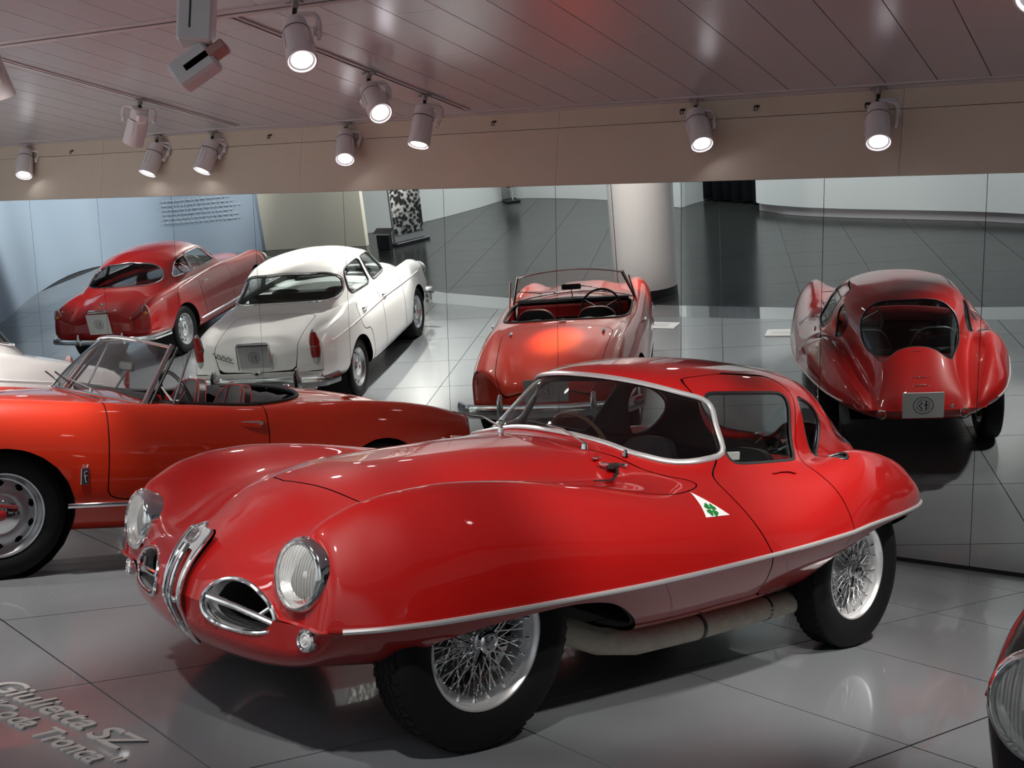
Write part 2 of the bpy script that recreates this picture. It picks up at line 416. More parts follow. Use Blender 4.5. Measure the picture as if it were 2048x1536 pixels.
def trim(loops, r, off=.0, step=.02, flat=1., minlen=.1, n=8, smooth=2):
    b = MB()
    for P, Q, closed in loops:
        L = np.linalg.norm(np.diff(P, axis=0), axis=1).sum()
        if L < minlen: continue
        k = max(6, int(L/step)); R_ = resample(np.concatenate([P, Q], 1), k, closed)
        for _ in range(smooth):
            if closed: R_ = (np.roll(R_, 1, 0)+2*R_+np.roll(R_, -1, 0))/4
            else: R_[1:-1] = (R_[:-2]+2*R_[1:-1]+R_[2:])/4
        nn = R_[:, 3:]/np.linalg.norm(R_[:, 3:], axis=1, keepdims=True); Pp = R_[:, :3]+nn*off; m = len(Pp); V = []
        for i in range(m):
            a = Pp[(i-1) % m] if (closed or i > 0) else Pp[0]; c = Pp[(i+1) % m] if (closed or i < m-1) else Pp[-1]
            t = c-a; t = t/max(np.linalg.norm(t), 1e-9); sd = np.cross(t, nn[i]); sd /= max(np.linalg.norm(sd), 1e-9)
            for q in range(n):
                an = 2*pi*q/n; V.append(Pp[i]+sd*math.cos(an)*r+nn[i]*math.sin(an)*r*flat)
        F = []
        for i in range(m if closed else m-1):
            j = (i+1) % m
            for q in range(n): F.append((i*n+q, i*n+(q+1) % n, j*n+(q+1) % n, j*n+q))
        if not closed: F.append(tuple(range(n-1, -1, -1))); F.append(tuple((m-1)*n+q for q in range(n)))
        b.add(V, F)
    return b
def smoothpoly(pts, k=8, closed=True, tension=1.):
    """closed centripetal-like spline polygon through pts"""
    P = np.asarray(pts, float); n = len(P); out = []
    for i in range(n if closed else n-1):
        p0, p1, p2, p3 = P[(i-1) % n] if closed or i > 0 else P[0], P[i], P[(i+1) % n], P[(i+2) % n] if closed or i < n-2 else P[-1]
        d1 = np.linalg.norm(p2-p1); a = np.linalg.norm(p1-p0)+1e-9; c = np.linalg.norm(p3-p2)+1e-9
        m1 = ((p1-p0)/a*d1+(p2-p1))/2*tension*min(1, 1)*1.0 if a > 1e-8 else p2-p1
        m2 = ((p3-p2)/c*d1+(p2-p1))/2*tension if c > 1e-8 else p2-p1
        for q in range(k):
            t = q/k; out.append((2*t**3-3*t**2+1)*p1+(t**3-2*t**2+t)*m1+(-2*t**3+3*t**2)*p2+(t**3-t**2)*m2)
    if not closed: out.append(P[-1])
    return np.array(out)
def roundpoly(pts, r=.04, k=5):
    """polygon with rounded corners; r may be per corner"""
    P = [np.array(p[:2], float) for p in pts]; out = []; n = len(P)
    for i in range(n):
        a, b, c = P[i-1], P[i], P[(i+1) % n]; rr = pts[i][2] if len(pts[i]) > 2 else r
        la, lc = np.linalg.norm(a-b), np.linalg.norm(c-b); q = min(rr, la*.48, lc*.48)
        s, e = b+(a-b)/la*q, b+(c-b)/lc*q
        for t in np.linspace(0, 1, k+1): out.append((1-t)**2*s+2*t*(1-t)*b+t*t*e)
    return np.array(out)
def sdpoly(P2, poly):
    """signed distance (neg inside) of points P2 (n,2) to polygon"""
    poly = np.asarray(poly); n = len(poly); d2 = np.full(len(P2), 1e9); ins = np.zeros(len(P2), bool)
    for i in range(n):
        a = poly[i]; b = poly[(i+1) % n]; e = b-a; w_ = P2-a; t = np.clip((w_@e)/max(e@e, 1e-12), 0, 1); q = w_-t[:, None]*e
        d2 = np.minimum(d2, (q*q).sum(1))
        c = ((a[1] <= P2[:, 1]) & (b[1] > P2[:, 1])) | ((b[1] <= P2[:, 1]) & (a[1] > P2[:, 1]))
        with np.errstate(divide='ignore', invalid='ignore'):
            xx = a[0]+(P2[:, 1]-a[1])/(b[1]-a[1])*(b[0]-a[0])
        ins ^= c & (P2[:, 0] < xx)
    d = np.sqrt(d2); return np.where(ins, -d, d)
def sd_side(S, poly, ymin=.3):
    sd = sdpoly(S.V[:, [0, 2]], poly); return np.where(np.abs(S.V[:, 1]) < ymin, np.maximum(sd, .05), sd)
def sd_plan(S, poly, zmin=.5, up=True):
    P2 = np.stack([S.V[:, 0], np.abs(S.V[:, 1])], 1)
    sd = sdpoly(P2, poly); return np.where(S.V[:, 2] < zmin, np.maximum(sd, .05), sd)
def sd_front(S, poly, x0, sg=1, sym=True):
    P2 = np.stack([np.abs(S.V[:, 1]) if sym else S.V[:, 1], S.V[:, 2]], 1)
    sd = sdpoly(P2, poly); return np.where((S.V[:, 0]-x0)*sg < 0, np.maximum(sd, .05), sd)
def halfsplit(S, sg):
    """faces on one side of the car"""
    F = [f for f in S.F if sum(S.V[i][1] for i in f)*sg > 0]; return Surf(S.V, S.N, F)
def groove(S, sd, gap=.007):
    """cuts a panel out with a fine joint around it: returns panel, rest"""
    inner, rest, _ = S.clip(sd+gap/2)
    sd2 = None
    return inner, rest
def panel(S, sdf, gap=.006):
    """sdf(S)->sd. returns (panel, remainder) with an open joint of width gap"""
    inn, rest, _ = S.clip(sdf(S)+gap/2); rest = rest.compact(); _, rest, _ = rest.clip(sdf(rest)-gap/2)
    return inn.compact(), rest.compact()

# ------------------------------------------------------------------ the room
GA = 2.2862; GOA, GOB = -5.4801, -4.8794          # tile grid: heading and offsets
gn = np.array([-math.sin(GA), math.cos(GA)]); gm = np.array([-math.cos(GA), -math.sin(GA)])
def uv(u, v): return gn*(u+GOA)+gm*(v+GOB)
WH = -0.5153052; WB = np.array([.4223881, 8.484015]); wa = np.array([math.cos(WH), math.sin(WH)]); wn = np.array([math.sin(WH), -math.cos(WH)])
TAU, MHT, PW = .1528065, 2.44385, .9710698
def wp(s, d, z): q = WB+wa*s+wn*d; return (q[0], q[1], z)
EDGE = [(6.0, -4.4), (3.4, -1.75), (1.5, .2), (-.5, 1.95), (-2.4, 3.38), (-3.8, 4.25), (-5.85, 5.3), (-7.35, 5.85), (-10.2, 6.35), (-13.5, 6.5), (-17, 6.5)]
def clip_half(poly, p, n_):
    out = []; m_ = len(poly)
    for i in range(m_):
        a, b = poly[i], poly[(i+1) % m_]; da, db = (a-p)@n_, (b-p)@n_
        if da >= 0: out.append(a)
        if (da >= 0) != (db >= 0): t = da/(da-db); out.append(a+(b-a)*t)
    return out
def region_pieces(poly):
    """parts of a convex polygon beyond the platform edge and in front of the mirror's foot"""
    poly = clip_half(poly, WB+wn*.0, wn)
    res = []
    for (x1, y1), (x0, y0) in zip(EDGE[:-1], EDGE[1:]):
        q = clip_half(poly, np.array([x0, 0.]), np.array([1., 0])) if len(poly) > 2 else []
        q = clip_half(q, np.array([x1, 0.]), np.array([-1., 0])) if len(q) > 2 else []
        e = np.array([x1-x0, y1-y0]); nn = np.array([-e[1], e[0]]); nn /= np.linalg.norm(nn)
        q = clip_half(q, np.array([x0, y0]), nn) if len(q) > 2 else []
        if len(q) > 2: res.append(q)
    return res
floor = mesh('floor', [(-19, -6, -.012), (8, -6, -.012), (8, 14, -.012), (-19, 14, -.012)], [(0, 1, 2, 3)], M_JOINT, smooth=False); tag(floor, kind='structure')
def area(p): p = np.array(p); x, y = p[:, 0], p[:, 1]; return abs((x*np.roll(y, -1)-y*np.roll(x, -1)).sum())/2
ntile = 0
fullme = None
for iu in range(-7, 12):
    for iv in range(-12, 11):
        g = .0035
        c = [uv(iu+a, iv+b) for a, b in ((g, g), (1-g, g), (1-g, 1-g), (g, 1-g))]
        ctr = uv(iu+.5, iv+.5)
        if ctr[0] < -17.5 or ctr[0] > 6.2: continue
        ps = region_pieces([np.array(k) for k in c]); A = sum(area(p) for p in ps) if ps else 0
        if A < .004: continue
        b = MB(); o2 = uv(iu, iv)
        for p in ps:
            if area(p) < 1e-4: continue
            a_ = np.array(p); x, y = a_[:, 0], a_[:, 1]
            if (x*np.roll(y, -1)-y*np.roll(x, -1)).sum() < 0: a_ = a_[::-1]
            b.prism([tuple(k-o2) for k in a_], -.012, 0)
        if A > .98:
            if fullme is None: o = b.build('tile', M_TILE, floor, smooth=False); fullme = o.data
            else: o = link('tile', fullme, floor)
        else: o = b.build('tile', M_TILE, floor, smooth=False)
        o.location = (o2[0], o2[1], 0); ntile += 1
# dark hall floor with its own tiles where they can be told apart
hall = mesh('floor', [(-26, -12, -.02), (14, -12, -.02), (14, 10, -.02), (-26, 10, -.02)], [(0, 1, 2, 3)], M_JOINT, smooth=False)
tag(hall, kind='structure')
b = MB(); b.prism([(0.004*0, 0), (1, 0), (1, 1), (0, 1)], -.02, -.002)
dark_me = None; bd = MB()
for iu in range(4, 24):
    for iv in range(-16, 12):
        c0 = uv(iu+.5, iv+.5)
        # keep only the hall side of the edge
        ey = np.interp(-c0[0], [-e[0] for e in EDGE], [e[1] for e in EDGE])
        if c0[1] > ey-.0 or c0[1] < -9 or c0[0] > 6: continue
        c = [np.array(uv(iu+a, iv+b_)) for a, b_ in ((.003, .003), (.997, .003), (.997, .997), (.003, .997))]
        near = c0[1] > ey-1.3
        if near:
            polys = []
            for (x1, y1), (x0, y0) in zip(EDGE[:-1], EDGE[1:]):
                q = clip_half(c, np.array([x0, 0.]), np.array([1., 0])); q = clip_half(q, np.array([x1, 0.]), np.array([-1., 0])) if len(q) > 2 else []
                e = np.array([x1-x0, y1-y0]); nn = np.array([-e[1], e[0]]); nn /= np.linalg.norm(nn)
                q = clip_half(q, np.array([x0, y0]), -nn) if len(q) > 2 else []
                if len(q) > 2: polys.append(q)
        else: polys = [c]
        vis = (iu < 14 and -8 < iv < 5)
        tgt = MB() if vis else bd
        for p in polys:
            a_ = np.array(p); x, y = a_[:, 0], a_[:, 1]
            if (x*np.roll(y, -1)-y*np.roll(x, -1)).sum() < 0: a_ = a_[::-1]
            tgt.prism([tuple(k) for k in a_], -.02, -.004)
        if vis and tgt.V: tgt.build('tile', M_TILED, hall, smooth=False)
tag(bd.build('far_tiles', M_TILED, hall, smooth=False), kind='stuff')
# polished glass border along the platform edge
bb = MB()
for (x1, y1), (x0, y0) in zip(EDGE[:-1], EDGE[1:]):
    def outp(x, y):
        i = [e[0] for e in EDGE].index(x); a = np.array(EDGE[max(0, i-1)]); c_ = np.array(EDGE[min(len(EDGE)-1, i+1)]); t = (c_-a)/np.linalg.norm(c_-a)
        q = np.array([x, y])+np.array([-t[1], t[0]])*.56*(1 if (np.array([-t[1], t[0]])[1] < 0) else -1); return q
    p0, p1 = outp(x0, y0), outp(x1, y1)
    V = [(x0, y0, .001), (x1, y1, .001), (p1[0], p1[1], .001), (p0[0], p0[1], .001)]
    V = V+[(v[0], v[1], -.02) for v in V]
    bb.add(V, [(3, 2, 1, 0), (4, 5, 6, 7), (0, 1, 5, 4), (2, 3, 7, 6)])
edgeband = bb.build('platform_border', M_BAND, floor, smooth=False)

# mirror wall, leaning towards the room
wall = empty('wall_back', wp(0, 0, 0)); tag(wall, kind='structure')
def wadd(name, b, mat, parent=wall, smooth=False):
    o = b.build(name, mat, None, smooth=smooth); o.parent = parent; o.matrix_parent_inverse = Matrix.Identity(4)
    if parent is not None: o.location = -Vector(parent.location)
    return o
tt = math.tan(TAU)
def mpt(s, z, off=0.): return Vector(wp(s, z*tt+off*math.cos(TAU), z+off*-math.sin(TAU)*1.))
b = MB(); V = [mpt(-9.5, .0, -.03), mpt(6.5, 0, -.03), mpt(6.5, MHT, -.03), mpt(-9.5, MHT, -.03)]
V2 = [mpt(-9.5, .0, -.008), mpt(6.5, 0, -.008), mpt(6.5, MHT, -.008), mpt(-9.5, MHT, -.008)]
b.add(V+V2, [(0, 1, 2, 3), (7, 6, 5, 4), (0, 4, 5, 1), (2, 6, 7, 3)]); wadd('mirror_backing', b, M_SEAM)
for k in range(-10, 7):
    b = MB(); s0, s1 = k*PW+.0018, (k+1)*PW-.0018; zb, zt = .028, MHT
    V = [mpt(s0, zb), mpt(s1, zb), mpt(s1, zt), mpt(s0, zt), mpt(s0, zb, -.006), mpt(s1, zb, -.006), mpt(s1, zt, -.006), mpt(s0, zt, -.006)]
    b.add(V, [(0, 1, 2, 3), (7, 6, 5, 4), (0, 4, 5, 1), (1, 5, 6, 2), (2, 6, 7, 3), (3, 7, 4, 0)]); wadd('mirror_panel', b, M_MIRROR)
# fascia above the mirror: lower band, fine joint, upper band
FD = MHT*tt
def wbox(b, s0, s1, d0, d1, z0, z1):
    V = [wp(s, d, z) for s in (s0, s1) for d in (d0, d1) for z in (z0, z1)]
    return b.add(V, [(0, 1, 3, 2), (4, 6, 7, 5), (0, 4, 5, 1), (2, 3, 7, 6), (0, 2, 6, 4), (1, 5, 7, 3)])
fas = empty('trim_1', wp(0, FD, MHT)); tag(fas, kind='structure')
for k in range(-4, 3):
    b = MB(); wbox(b, k*2.4+.001, k*2.4+2.399, FD-.05, FD, MHT+.002, 2.857); wadd('fascia_board', b, M_FASCIA, fas)
    b = MB(); wbox(b, k*2.4+.001, k*2.4+2.399, FD-.05, FD-.004, 2.862, 3.0); wadd('fascia_board', b, M_FASCIA, fas)
b = MB(); wbox(b, -9.6, 7.2, FD-.06, FD-.052, MHT, 3.02); wadd('fascia_backing', b, M_SEAM, fas)
b = MB(); wbox(b, -9.6, 7.2, FD-.004, FD+.035, 2.985, 2.999); wadd('ceiling_angle', b, M_TRACK, fas)
# ceiling of 30 cm planks
ceil = empty('ceiling', wp(0, 3, 3)); tag(ceil, kind='structure')
b = MB(); wbox(b, -10, 7, FD, 8.2, 3.012, 3.04); wadd('ceiling_backing', b, M_CEILJ, ceil)
rp = random.Random(3)
for k in range(-34, 20):
    s0 = .4998+.3013*k+.003; s1 = s0+.3013-.006
    cuts = [FD+.02, rp.uniform(1.5, 2.9), rp.uniform(4.6, 5.8), 8.2]
    for a_, c_ in zip(cuts[:-1], cuts[1:]):
        b = MB(); wbox(b, s0, s1, a_+.001, c_-.0015, 3.0, 3.012); wadd('plank', b, M_CEIL, ceil)
# recessed lighting tracks
def ctrack(name, p0, p1, wdt=.035):
    """p in wall coords (s,d)"""
    a_ = np.array(p0, float); c_ = np.array(p1, float); t = (c_-a_)/np.linalg.norm(c_-a_); n_ = np.array([-t[1], t[0]])
    t_ = empty(name, wp(*p0, 3.0))
    def pr(o0, o1, z0, z1, mat, nm):
        b = MB(); q = [a_+n_*o0, c_+n_*o0, c_+n_*o1, a_+n_*o1]; V = [wp(*k, z) for z in (z0, z1) for k in q]
        b.add(V, [(0, 3, 2, 1), (4, 5, 6, 7), (0, 1, 5, 4), (1, 2, 6, 5), (2, 3, 7, 6), (3, 0, 4, 7)]); wadd(nm, b, mat, t_)
    hw = .012 if wdt > .03 else .006; pr(-wdt, -hw, 2.990, 2.9995, M_TRACK, 'rail'); pr(hw, wdt, 2.990, 2.9995, M_TRACK, 'rail'); pr(-hw, hw, 2.996, 2.9995, M_SEAM, 'slot')
    return t_
t = ctrack('lighting_track', (-.69, 2.98), (-.69, .55)); tag(t, 'white lighting track across the ceiling carrying two lit spotlights', 'track')
t = ctrack('lighting_track', (-2.97, 2.98), (-2.97, .55)); tag(t, 'white lighting track across the ceiling carrying one turned-away spotlight', 'track')
t = ctrack('lighting_track', (-4.6, 3.035), (.3, 3.035), .05); tag(t, 'white lighting track parallel to the mirror wall, at the top left', 'track')
t = ctrack('lighting_track', (-8.5, .455), (5.2, .455), .02); tag(t, 'long lighting track beside the beige fascia over the mirror', 'track')
# small black hooks on the upper fascia band
hook0 = None
for i, (s_, z_) in enumerate([(-5.23, 2.885), (-2.75, 2.918), (-.546, 2.915), (1.468, 2.911), (.95, 2.917), (2.184, 2.885)]):
    if hook0 is None:
        b = MB(); b.tube([(-.011, 0, .02), (-.011, -.02, .012), (-.010, -.02, -.012), (.010, -.02, -.012), (.011, -.02, .012), (.011, 0, .02)], .0038, 6); b.bbox((0, .001, .02), (.036, .006, .016), .002)
        o = b.build('wall_hook', M_RUBBER); hook0 = o
    else: o = dup(hook0)
    o.location = wp(s_, FD-.004, z_); o.rotation_euler = (0, 0, WH)
    where = ['leftmost of the black hooks on the beige fascia', 'small black hook on the fascia right of three lit lamps', 'small black hook on the fascia, alone over the open mirrored hall',
             'small black hook midway between the two right-hand spotlights', 'small black hook just left of the lit spotlight over the curtain', 'small black hook just left of the rightmost fascia spotlight'][i]
    tag(o, where, 'hook', 'hooks on the fascia')

# hall beyond the viewer (seen only in the mirror)
def wallpath(name, pts, h, mat, thick=.12, z0=0., kind='structure', sm=True, lean=0.):
    P = smoothpoly(pts, 6, False) if sm else np.array(pts, float); b = MB(); n_ = len(P); V = []
    for i in range(n_):
        t_ = P[min(i+1, n_-1)]-P[max(i-1, 0)]; t_ = t_/np.linalg.norm(t_); q = np.array([t_[1], -t_[0]])
        for o_, z in ((0, z0), (0, h), (thick, h), (thick, z0)): V.append((P[i][0]+q[0]*(o_+lean*(z-z0)), P[i][1]+q[1]*(o_+lean*(z-z0)), z))
    F = [(i*4+k, i*4+(k+1) % 4, (i+1)*4+(k+1) % 4, (i+1)*4+k) for i in range(n_-1) for k in range(4)]+[(0, 1, 2, 3), ((n_-1)*4+3, (n_-1)*4+2, (n_-1)*4+1, (n_-1)*4)]
    b.add(V, F); o = b.build(name, mat, None, True, 30)
    if kind: tag(o, kind=kind)
    return o
wallpath('wall_left', [(-8.0, 15.0), (-9.3, 12.8), (-11.9, 10.95), (-14.0, 10.1), (-16.0, 8.7), (-15.5, 7.4), (-14.75, 6.4), (-14.2, 5.7)], 5, M_BLUE)
wallpath('wall_left', [(-14.2, 5.75), (-13.7, 5.2), (-13.1, 4.7), (-12.6, 4.3)], 5, M_WALLY)
wallpath('wall_front', [(-14.0, 4.6), (-14.1, 2.4), (-14.6, .8), (-15.07, -.2)], 5, M_WALLW)
wallpath('wall_front', [(-15.3, -.3), (-14.6, -.75), (-12.6, -1.34), (-10.2, -1.42)], 5, M_WALLW)
wallpath('wall_front', [(-10.2, -1.45), (-10.35, -1.9), (-10.5, -2.7), (-9.6, -2.75), (-8.6, -2.6)], 5, M_WALLW, sm=False)
wr = wallpath('wall_front', [(-8.55, -2.7), (-8.53, -1.85), (-7.6, -1.75), (-6.6, -1.95), (-5.4, -2.35), (-4.2, -2.72), (-2.6, -2.95), (-.6, -3.5), (2, -4.6), (5, -6.0), (9, -7.5)], 5, M_WALLW, z0=.16)
wallpath('baseboard_front', [(-8.5, -1.9), (-7.6, -1.80), (-6.6, -2.0), (-5.4, -2.40), (-4.2, -2.77), (-2.6, -3.0), (-.6, -3.55), (2, -4.65), (5, -6.05), (9, -7.55)], .155, M_TRACK, .05)
wallpath('wall_right', [(8.5, -7), (8.6, 0), (8.0, 5)], 5, M_WALLW)
hc = mesh('ceiling', [(-20, -9, 5.02), (9, -9, 5.02), (9, 9, 5.02), (-20, 12, 5.02)], [(0, 3, 2, 1)], M_DARKM, smooth=False); tag(hc, kind='structure')
# column
b = MB(); b.lathe([(0.10, 0), (.10, .44), (5, .44)], 64, 'Z'); b.mi = 0
col = b.build('column', M_COLUMN); col.location = (-4.99, 3.47, 0); tag(col, 'round white column with one vertical seam standing on the dark hall floor', 'column')
b = MB(); b.lathe([(0, 0), (0, .43), (.10, .43)], 48, 'Z'); b.build('plinth', M_DARKM, col)
b = MB(); a_ = math.radians(95); b.box((.4405*math.cos(a_), .4405*math.sin(a_), 2.55), (.012, .004, 4.9), Matrix.Rotation(a_-pi/2, 3, 'Z')); b.build('seam', M_SEAM, col)
# curtain
b = MB(); V = []; n_ = 160
for i in range(n_+1):
    t = i/n_; x = -10.45+1.9*t; y = -2.25-.15*t
    k = .06*math.sin(t*pi*2*7.3)+.025*math.sin(t*61); V += [(x, y+k, .03+.02*math.sin(t*23)), (x, y+k*.8, 3.5)]
b.add(V, [(2*i, 2*i+2, 2*i+3, 2*i+1) for i in range(n_)]); cu = b.build('curtain', M_CURT, auto=0)
md = cu.modifiers.new('solid', 'SOLIDIFY'); md.thickness = .006
tag(cu, 'dark grey pleated curtain hanging in a gap of the white wall', 'curtain')
# poster stand with an old group photograph, flat print
po = empty('poster_stand', (-12.15, 3.6, 0), math.radians(78)); tag(po, 'tall free-standing panel with a black and white photograph of a crowd', 'poster')
pnt = pm('photo print', (.3, .3, .3), .4)
nt = pnt.node_tree; bs = nt.nodes['Principled BSDF']; tcn = nt.nodes.new('ShaderNodeTexCoord'); vo = nt.nodes.new('ShaderNodeTexVoronoi'); vo.inputs['Scale'].default_value = 13
nz = nt.nodes.new('ShaderNodeTexNoise'); nz.inputs['Scale'].default_value = 9; nz.inputs['Detail'].default_value = 6; mxx = nt.nodes.new('ShaderNodeMath'); mxx.operation = 'MULTIPLY'
rmp = nt.nodes.new('ShaderNodeValToRGB'); rmp.color_ramp.elements[0].position = .22; rmp.color_ramp.elements[0].color = (.02, .02, .02, 1); rmp.color_ramp.elements[1].position = .36; rmp.color_ramp.elements[1].color = (.55, .55, .54, 1)
nt.links.new(tcn.outputs['Object'], vo.inputs['Vector']); nt.links.new(tcn.outputs['Object'], nz.inputs['Vector']); nt.links.new(vo.outputs['Distance'], mxx.inputs[0]); nt.links.new(nz.outputs['Fac'], mxx.inputs[1]); nt.links.new(mxx.outputs[0], rmp.inputs[0]); nt.links.new(rmp.outputs[0], bs.inputs['Base Color'])
MB().bbox((0, 0, 1.65), (.72, .06, 3.2), .005).build('panel', M_PLATEG, po, False); MB().box((0, .033, 1.70), (.70, .006, 3.05)).build('photo_print', pnt, po, False)
MB().box((0, -.033, 1.70), (.70, .006, 3.05)).build('photo_print', pnt, po, False)
MB().bbox((0, 0, .025), (.8, .3, .05), .008).build('foot', M_DARKM, po, False)
# slanted info desk by the ivory wall
dk = empty('info_desk', (-11.9, 4.22, 0), math.radians(150)); dk.scale = (.3, .3, .36); tag(dk, 'dark slanted information desk with a white front edge by the ivory wall', 'desk')
MB().box((0, 0, .40), (.9, .35, .8)).build('pedestal', M_RUBBER, dk, False)
MB().bbox((0, -.02, .92), (1.3, .60, .04), .008, Matrix.Rotation(math.radians(24), 3, 'X')).build('desk_top', M_RUBBER, dk, False)
MB().bbox((0, -.31, .79), (1.3, .02, .05), .004).build('front_edge', M_PLATE, dk, False)
# thin stand far back in the hall
st = empty('barrier_stand', (-14.75, -.25, 0), .3); tag(st, 'black and chrome stand on two legs far back by the white wall', 'stand')
b = MB(); b.tube([(-.16, 0, .03), (-.12, 0, .5)], .014, 8); b.tube([(.16, 0, .03), (.12, 0, .5)], .014, 8); b.build('leg', M_CHROME, st)
MB().bbox((0, 0, .02), (.5, .32, .035), .01).build('foot', M_RUBBER, st); MB().bbox((0, 0, .55), (.34, .26, .45), .04).build('black_box', M_RUBBER, st)
# info cards lying on the platform
def info_card(x, y, rz, label):
    c_ = MB().bbox((0, 0, .008), (.40, .26, .014), .003).build('info_card', M_PLATE, None, False); c_.location = (x, y, 0); c_.rotation_euler = (0, 0, rz)
    for i in range(5): MB().box((-.02, .07-.03*i, .0158), (.26-.03*(i % 2), .008, .001)).build('text_line', M_PLATEG, c_, False)
    tag(c_, label, 'card', 'white info cards on the platform'); return c_
info_card(-1.98, 3.83, -.70, 'white info card on the floor by the nose of the long red coupe')
info_card(-3.37, 4.50, -.58, 'white info card on the floor near the open red roadster, by the column')

# floor lettering
def glyph_run(parent, text, size, origin, ang, mat, shear=.06, th=.006, track=1.0, name='letter', width=None):
    """one raised letter per child object"""
    sx = 1.
    if width:
        cu_ = bpy.data.curves.new('glyph', 'FONT'); cu_.body = text; cu_.size = size; cu_.shear = shear; o1 = bpy.data.objects.new('tmp', cu_); COL.objects.link(o1); bpy.context.view_layer.update(); sx = width/o1.dimensions.x; bpy.data.objects.remove(o1)
    for i, ch in enumerate(text):
        cu_ = bpy.data.curves.new('glyph', 'FONT'); cu_.body = text[:i+1]+'|'; cu_.size = size; cu_.shear = shear; cu_.offset = size*.012
        o1 = bpy.data.objects.new('tmp', cu_); COL.objects.link(o1)
        bpy.context.view_layer.update(); wfull = o1.dimensions.x; cu_.body = ch+'|'; bpy.context.view_layer.update(); wch = o1.dimensions.x
        xo = (wfull-wch)*track*sx
        if ch != ' ':
            cu_.body = ch; cu_.extrude = th/2; bpy.context.view_layer.update()
            me = bpy.data.meshes.new_from_object(o1.evaluated_get(bpy.context.evaluated_depsgraph_get())); me.materials.clear(); me.materials.append(mat)
            g_ = link(name, me, parent); g_.location = (origin[0]+xo*math.cos(ang), origin[1]+xo*math.sin(ang), origin[2]); g_.rotation_euler = (0, 0, ang); g_.scale = (sx, 1, 1)
        bpy.data.objects.remove(o1)
lt = empty('floor_lettering', (0, 0, 0)); tag(lt, 'pale raised italic words on the floor at the lower left, two lines', 'lettering')
LA = math.atan2(3.341-3.868, -1.058+1.732)
def lpos(s_, t_): return (-1.732+math.cos(LA)*s_-math.sin(LA)*t_, 3.868+math.sin(LA)*s_+math.cos(LA)*t_, .0035)
glyph_run(lt, 'Giulietta', .152, lpos(.03, -.070), LA, M_LETTER, width=.59)
glyph_run(lt, 'SZ', .152, lpos(.665, -.082), LA, M_LETTER, width=.182)
glyph_run(lt, '"Coda', .128, lpos(.20, -.190), LA, M_LETTER, width=.295)
glyph_run(lt, 'Tronca"', .128, lpos(.548, -.197), LA, M_LETTER, width=.375)

# pale illegible lines printed on the blue backdrop
wt = empty('wall_lettering', (-14.9, 6.6, .9)); tag(wt, 'faint pale lines of small text printed on the blue backdrop', 'lettering')
rw = random.Random(11); wd_ = Vector((.606, -.795, 0)); wnn = Vector((.795, .606, 0))
for i in range(6):
    b = MB(); x = .05+.12*i*0; zz = .70+.085*i
    while x < 1.62-.1*(i % 3):
        L_ = rw.uniform(.03, .11); b.box(Vector((-15.44, 7.31, zz))+wd_*(x+L_/2)+wnn*.045-wt.location, (L_, .004, .028), Matrix.Rotation(math.atan2(-.795, .606), 3, 'Z')); x += L_+.03
    tag(b.build('text_line', M_TEXTB, wt, False), kind='stuff')

# ------------------------------------------------------------------ track spotlights
def make_lamp():
    """head pivot at origin, beam along -Z; yoke and stem are separate"""
    root = empty('track_spotlight')
    head = MB().lathe([(.135, 0), (.135, .045), (.128, .052), (.06, .056), (.052, .060), (.045, .060), (-.10, .064), (-.155, .066), (-.158, .060), (-.150, .055), (-.10, .048)], 28, 'Z').build('housing', M_LAMP, root)
    b = MB()
    for a_ in (.35, .75, 2.5, 2.9, 4.4, 4.8)[:0]: b.box((.0625*math.cos(a_), .0625*math.sin(a_), -.03), (.010, .010, .11), Matrix.Rotation(a_, 3, 'Z'))
    for a_ in (.35, .75, 2.5, 2.9, 4.4, 4.8): MB().box((.0625*math.cos(a_), .0625*math.sin(a_), -.03), (.010, .010, .11), Matrix.Rotation(a_, 3, 'Z')).build('cooling_fin', M_LAMP, head, False)
    MB().lathe([(.047, .0615), (.053, .0615)], 28, 'Z').build('joint_ring', M_LAMPD, head)
    MB().bbox((-.062, 0, .085), (.05, .07, .07), .012).build('gear_cover', M_LAMP, head)
    MB().lathe([(-.144, .044), (-.150, .056)], 28, 'Z').build('lens_ring', M_LAMP, head)
    MB().lathe([(-.146, 0), (-.146, .046)], 28, 'Z').build('lit_lens', M_GLOW, head)
    return root, head
LAMP0 = make_lamp(); LAMPS = []
